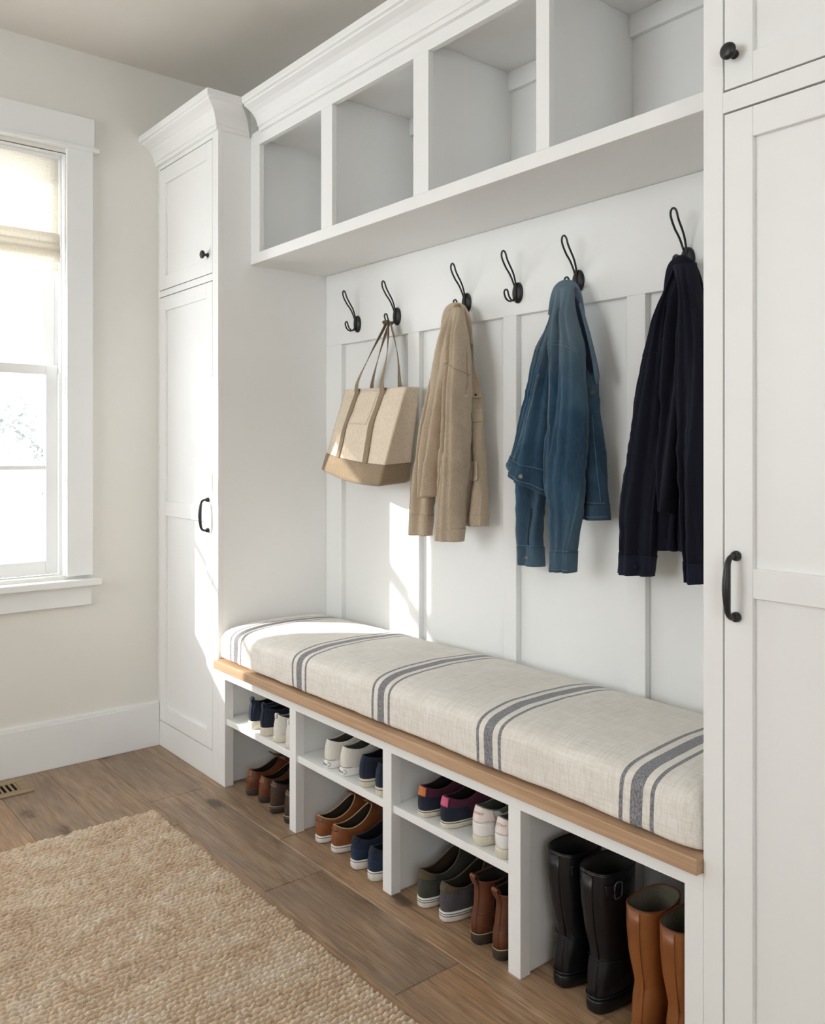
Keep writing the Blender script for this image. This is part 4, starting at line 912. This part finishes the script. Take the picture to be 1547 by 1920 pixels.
# ------------------------------------------------------------------ jute rug
def build_rug():
    x0, x1, y0, y1 = -2.838, -.75, -.45, 1.182
    nx, ny = int((x1-x0)/.0025), int((y1-y0)/.0038)
    X, Y = np.meshgrid(np.linspace(x0, x1, nx), np.linspace(y0, y1, ny), indexing='ij')
    def smooth_noise(sx, sy, seed):
        r = np.random.default_rng(seed); gx, gy = int((x1-x0)/sx)+3, int((y1-y0)/sy)+3; g = r.standard_normal((gx, gy))
        u, v = (X-x0)/sx, (Y-y0)/sy; i, j = u.astype(int), v.astype(int); fu, fv = u-i, v-j; fu = fu*fu*(3-2*fu); fv = fv*fv*(3-2*fv)
        return (g[i, j]*(1-fu)+g[i+1, j]*fu)*(1-fv)+(g[i, j+1]*(1-fu)+g[i+1, j+1]*fu)*fv
    P, Q = .0172, .0165
    row = (X-x0)/P+.045*smooth_noise(.05, .025, 1)+.16*smooth_noise(.4, .25, 2)
    k = np.floor(row); fr = row-k
    r2 = np.random.default_rng(9); phs = r2.random(4000); sc_ = .85+.3*r2.random(4000); ki = np.clip(k.astype(int)+5, 0, 3999)
    kn = Y/(Q*sc_[ki])+phs[ki]+.22*smooth_noise(.02, .02, 3)
    f2 = kn-np.floor(kn)
    fr2 = np.clip(fr+(f2-.5)*.18, 0, 1)                     # the strands lie on a slant
    prof = np.clip(1-(np.abs(fr2-.5)/.42)**2.2, 0, 1)**.7
    knot = np.clip(np.sin(PI*f2), 0, 1)**.6
    kid = (np.floor(kn).astype(int)*7919+ki*104729) % 4001; amp = .90+.2*np.random.default_rng(4).random(4001)[kid]
    H = prof*(.74+.26*knot)*amp-.45*(1-prof)*(1-.5*knot)
    H += .07*smooth_noise(.004, .009, 5)
    edge = np.minimum(np.minimum(X-x0, x1-X), np.minimum(y1-Y, Y-y0)); edge2 = np.clip(edge/.006, 0, 1)
    Z = .0015+edge2**.5*(.0076+.0165*np.clip(H, -.42, 1.5))
    jx = np.where(X-x0 < .05, 1, 0)*.0
    Yj = Y+np.where(y1-Y < .012, 1, 0)*(.006*np.sin(PI*fr)-.004+.003*smooth_noise(.02, .05, 6))
    Xj = X+np.where(X-x0 < .008, 1, 0)*(.003*smooth_noise(.05, .02, 7))
    V = np.stack([Xj, Yj, Z], -1).reshape(-1, 3)
    idx = np.arange(nx*ny).reshape(nx, ny); a, b, c, d = idx[:-1, :-1], idx[1:, :-1], idx[1:, 1:], idx[:-1, 1:]
    F = np.stack([a, b, c, d], -1).reshape(-1, 4)
    me = bpy.data.meshes.new('jute_rug'); me.vertices.add(len(V)); me.vertices.foreach_set('co', V.ravel())
    me.loops.add(F.size); me.loops.foreach_set('vertex_index', F.ravel()); me.polygons.add(len(F)); me.polygons.foreach_set('loop_start', np.arange(0, F.size, 4)); me.polygons.foreach_set('use_smooth', np.ones(len(F), bool))
    me.update(); me.validate()
    at = me.attributes.new('strand', 'FLOAT', 'POINT'); at.data.foreach_set('value', (np.random.default_rng(11).random(4001)[kid]).ravel())
    M = Mat('jute', (190, 160, 126), .95, .1, .1); at_ = M.node('ShaderNodeAttribute'); at_.attribute_name = 'strand'
    n1 = M.noise(M.coords((6, 3.0, 1)), 1.5, 4, .6, .5); n2 = M.noise(M.coords((14, 6, 1)), 2.0, 4, .6); n3 = M.noise(M.coords((90, 300, 90)), 1.5, 3)
    c = M.ramp(n1, [(.34, (164, 128, 98)), (.46, (202, 172, 141)), (.55, (222, 201, 176)), (.66, (238, 229, 217))])
    c = M.mix(.45, c, M.ramp(n2, [(.36, (178, 144, 114)), (.5, (216, 192, 163)), (.64, (232, 223, 209))]))
    c = M.mix(.40, c, M.ramp(at_.outputs['Fac'], [(0, (180, 150, 120)), (.5, (216, 194, 166)), (1, (240, 228, 208))]))
    c = M.mix(.3, c, M.ramp(n3, [(.3, (166, 138, 110)), (.7, (240, 229, 210))])); M.base(c); M.bump(n3, .5, .0015)
    me.materials.append(M.m); o = bpy.data.objects.new('jute_rug', me); C.objects.link(o)
    tag(o, 'chunky woven natural jute rug lying on the plank floor', 'rug')
build_rug()

# ------------------------------------------------------------------ outside: a pale tree beyond the window
def build_tree():
    T = thing('tree', 'pale hazy tree outside, seen faintly through the lower window panes', 'tree', (-13.2, 4.1, -1.2))
    bark = plain('pale_bark', (150, 149, 147), .9, .1); leaf = plain('glare_pale_leaves', (158, 160, 158), .9, .1, 3, .1)  # pale bark and leaves: overexposed daylight put into the colour
    mb = MB(); mb.sweep(catmull([(-13.2, 4.1, -1.2), (-13.1, 4.15, .2), (-13.25, 4.1, 1.0), (-13.1, 4.2, 1.9)], 16), np.linspace(.16, .05, 16), None, (1, 0, 0), 10)
    for a, b in (((-13.15, 4.1, .5), (-12.9, 4.8, 1.5)), ((-13.2, 4.1, .8), (-13.4, 3.4, 1.6))): mb.sweep(catmull([a, ((a[0]+b[0])/2, (a[1]+b[1])/2, (a[2]+b[2])/2+.1), b], 8), np.linspace(.06, .02, 8), None, (1, 0, 0), 8)
    mb.build('trunk', bark, T, True)
    mb = MB(); r = random.Random(3)
    blobs = [(-13.1, 4.1+r.uniform(-1.0, 1.0), r.uniform(.5, 1.9), r.uniform(.25, .5)) for _ in range(11)]
    for bx_, by, bz, br in blobs:
        for _ in range(120):
            d = Vector((r.gauss(0, 1), r.gauss(0, 1), r.gauss(0, 1))).normalized()*br*r.random()**.4; c = Vector((bx_, by, bz))+d; s = r.uniform(.03, .07)
            u = Vector((r.gauss(0, 1), r.gauss(0, 1), r.gauss(0, 1))).normalized()*s; w = u.orthogonal().normalized()*s*.6
            mb.add([c-u, c+w, c+u, c-w], [(0, 1, 2, 3)])
    mb.build('foliage', leaf, T)
build_tree()

# ------------------------------------------------------------------ light
w = bpy.data.worlds.new('daylight'); sc.world = w; w.use_nodes = True
bg = w.node_tree.nodes['Background']; bg.inputs['Color'].default_value = (.91, .955, 1.0, 1); bg.inputs['Strength'].default_value = 5.0
sd = bpy.data.lights.new('sun', 'SUN'); sd.energy = 6.5; sd.angle = math.radians(1.0); sd.color = (1.0, .965, .92)
so = bpy.data.objects.new('sun', sd); C.objects.link(so); so.rotation_euler = Vector((.80, 1.0, -.60)).to_track_quat('-Z', 'Y').to_euler()
def area(name, loc, dirv, sx, sy, e, col):
    l = bpy.data.lights.new(name, 'AREA'); l.shape = 'RECTANGLE'; l.size = sx; l.size_y = sy; l.energy = e; l.color = col
    o = bpy.data.objects.new(name, l); C.objects.link(o); o.location = loc; o.rotation_euler = Vector(dirv).to_track_quat('-Z', 'Z').to_euler()
area('front_fill_lamp', ((F2[0]+F2[1])/2, YF-.16, (F2[2]+F2[3])/2), (0, 1, 0), F2[1]-F2[0], F2[3]-F2[2], 44, (.925, .962, 1.0))  # added fill lamp at the made-up front window
area('right_fill_lamp', (XR_+.16, (R2[0]+R2[1])/2, (R2[2]+R2[3])/2), (-1, 0, 0), R2[1]-R2[0], R2[3]-R2[2], 14, (.97, .985, 1.0))  # added fill lamp from the right, brightens the faces turned that way
sc.view_settings.view_transform = 'Standard'; sc.view_settings.look = 'None'; sc.view_settings.exposure = 0.20; sc.view_settings.gamma = 1.0
sc.view_settings.use_curve_mapping = False
sc.cycles.max_bounces = 8; sc.cycles.diffuse_bounces = 5; sc.cycles.glossy_bounces = 3; sc.cycles.transparent_max_bounces = 10
sc.cycles.use_adaptive_sampling = True; sc.cycles.adaptive_threshold = .02; sc.cycles.caustics_reflective = False; sc.cycles.caustics_refractive = False
sc.cycles.use_denoising = True
sc.cycles.sample_clamp_indirect = 8
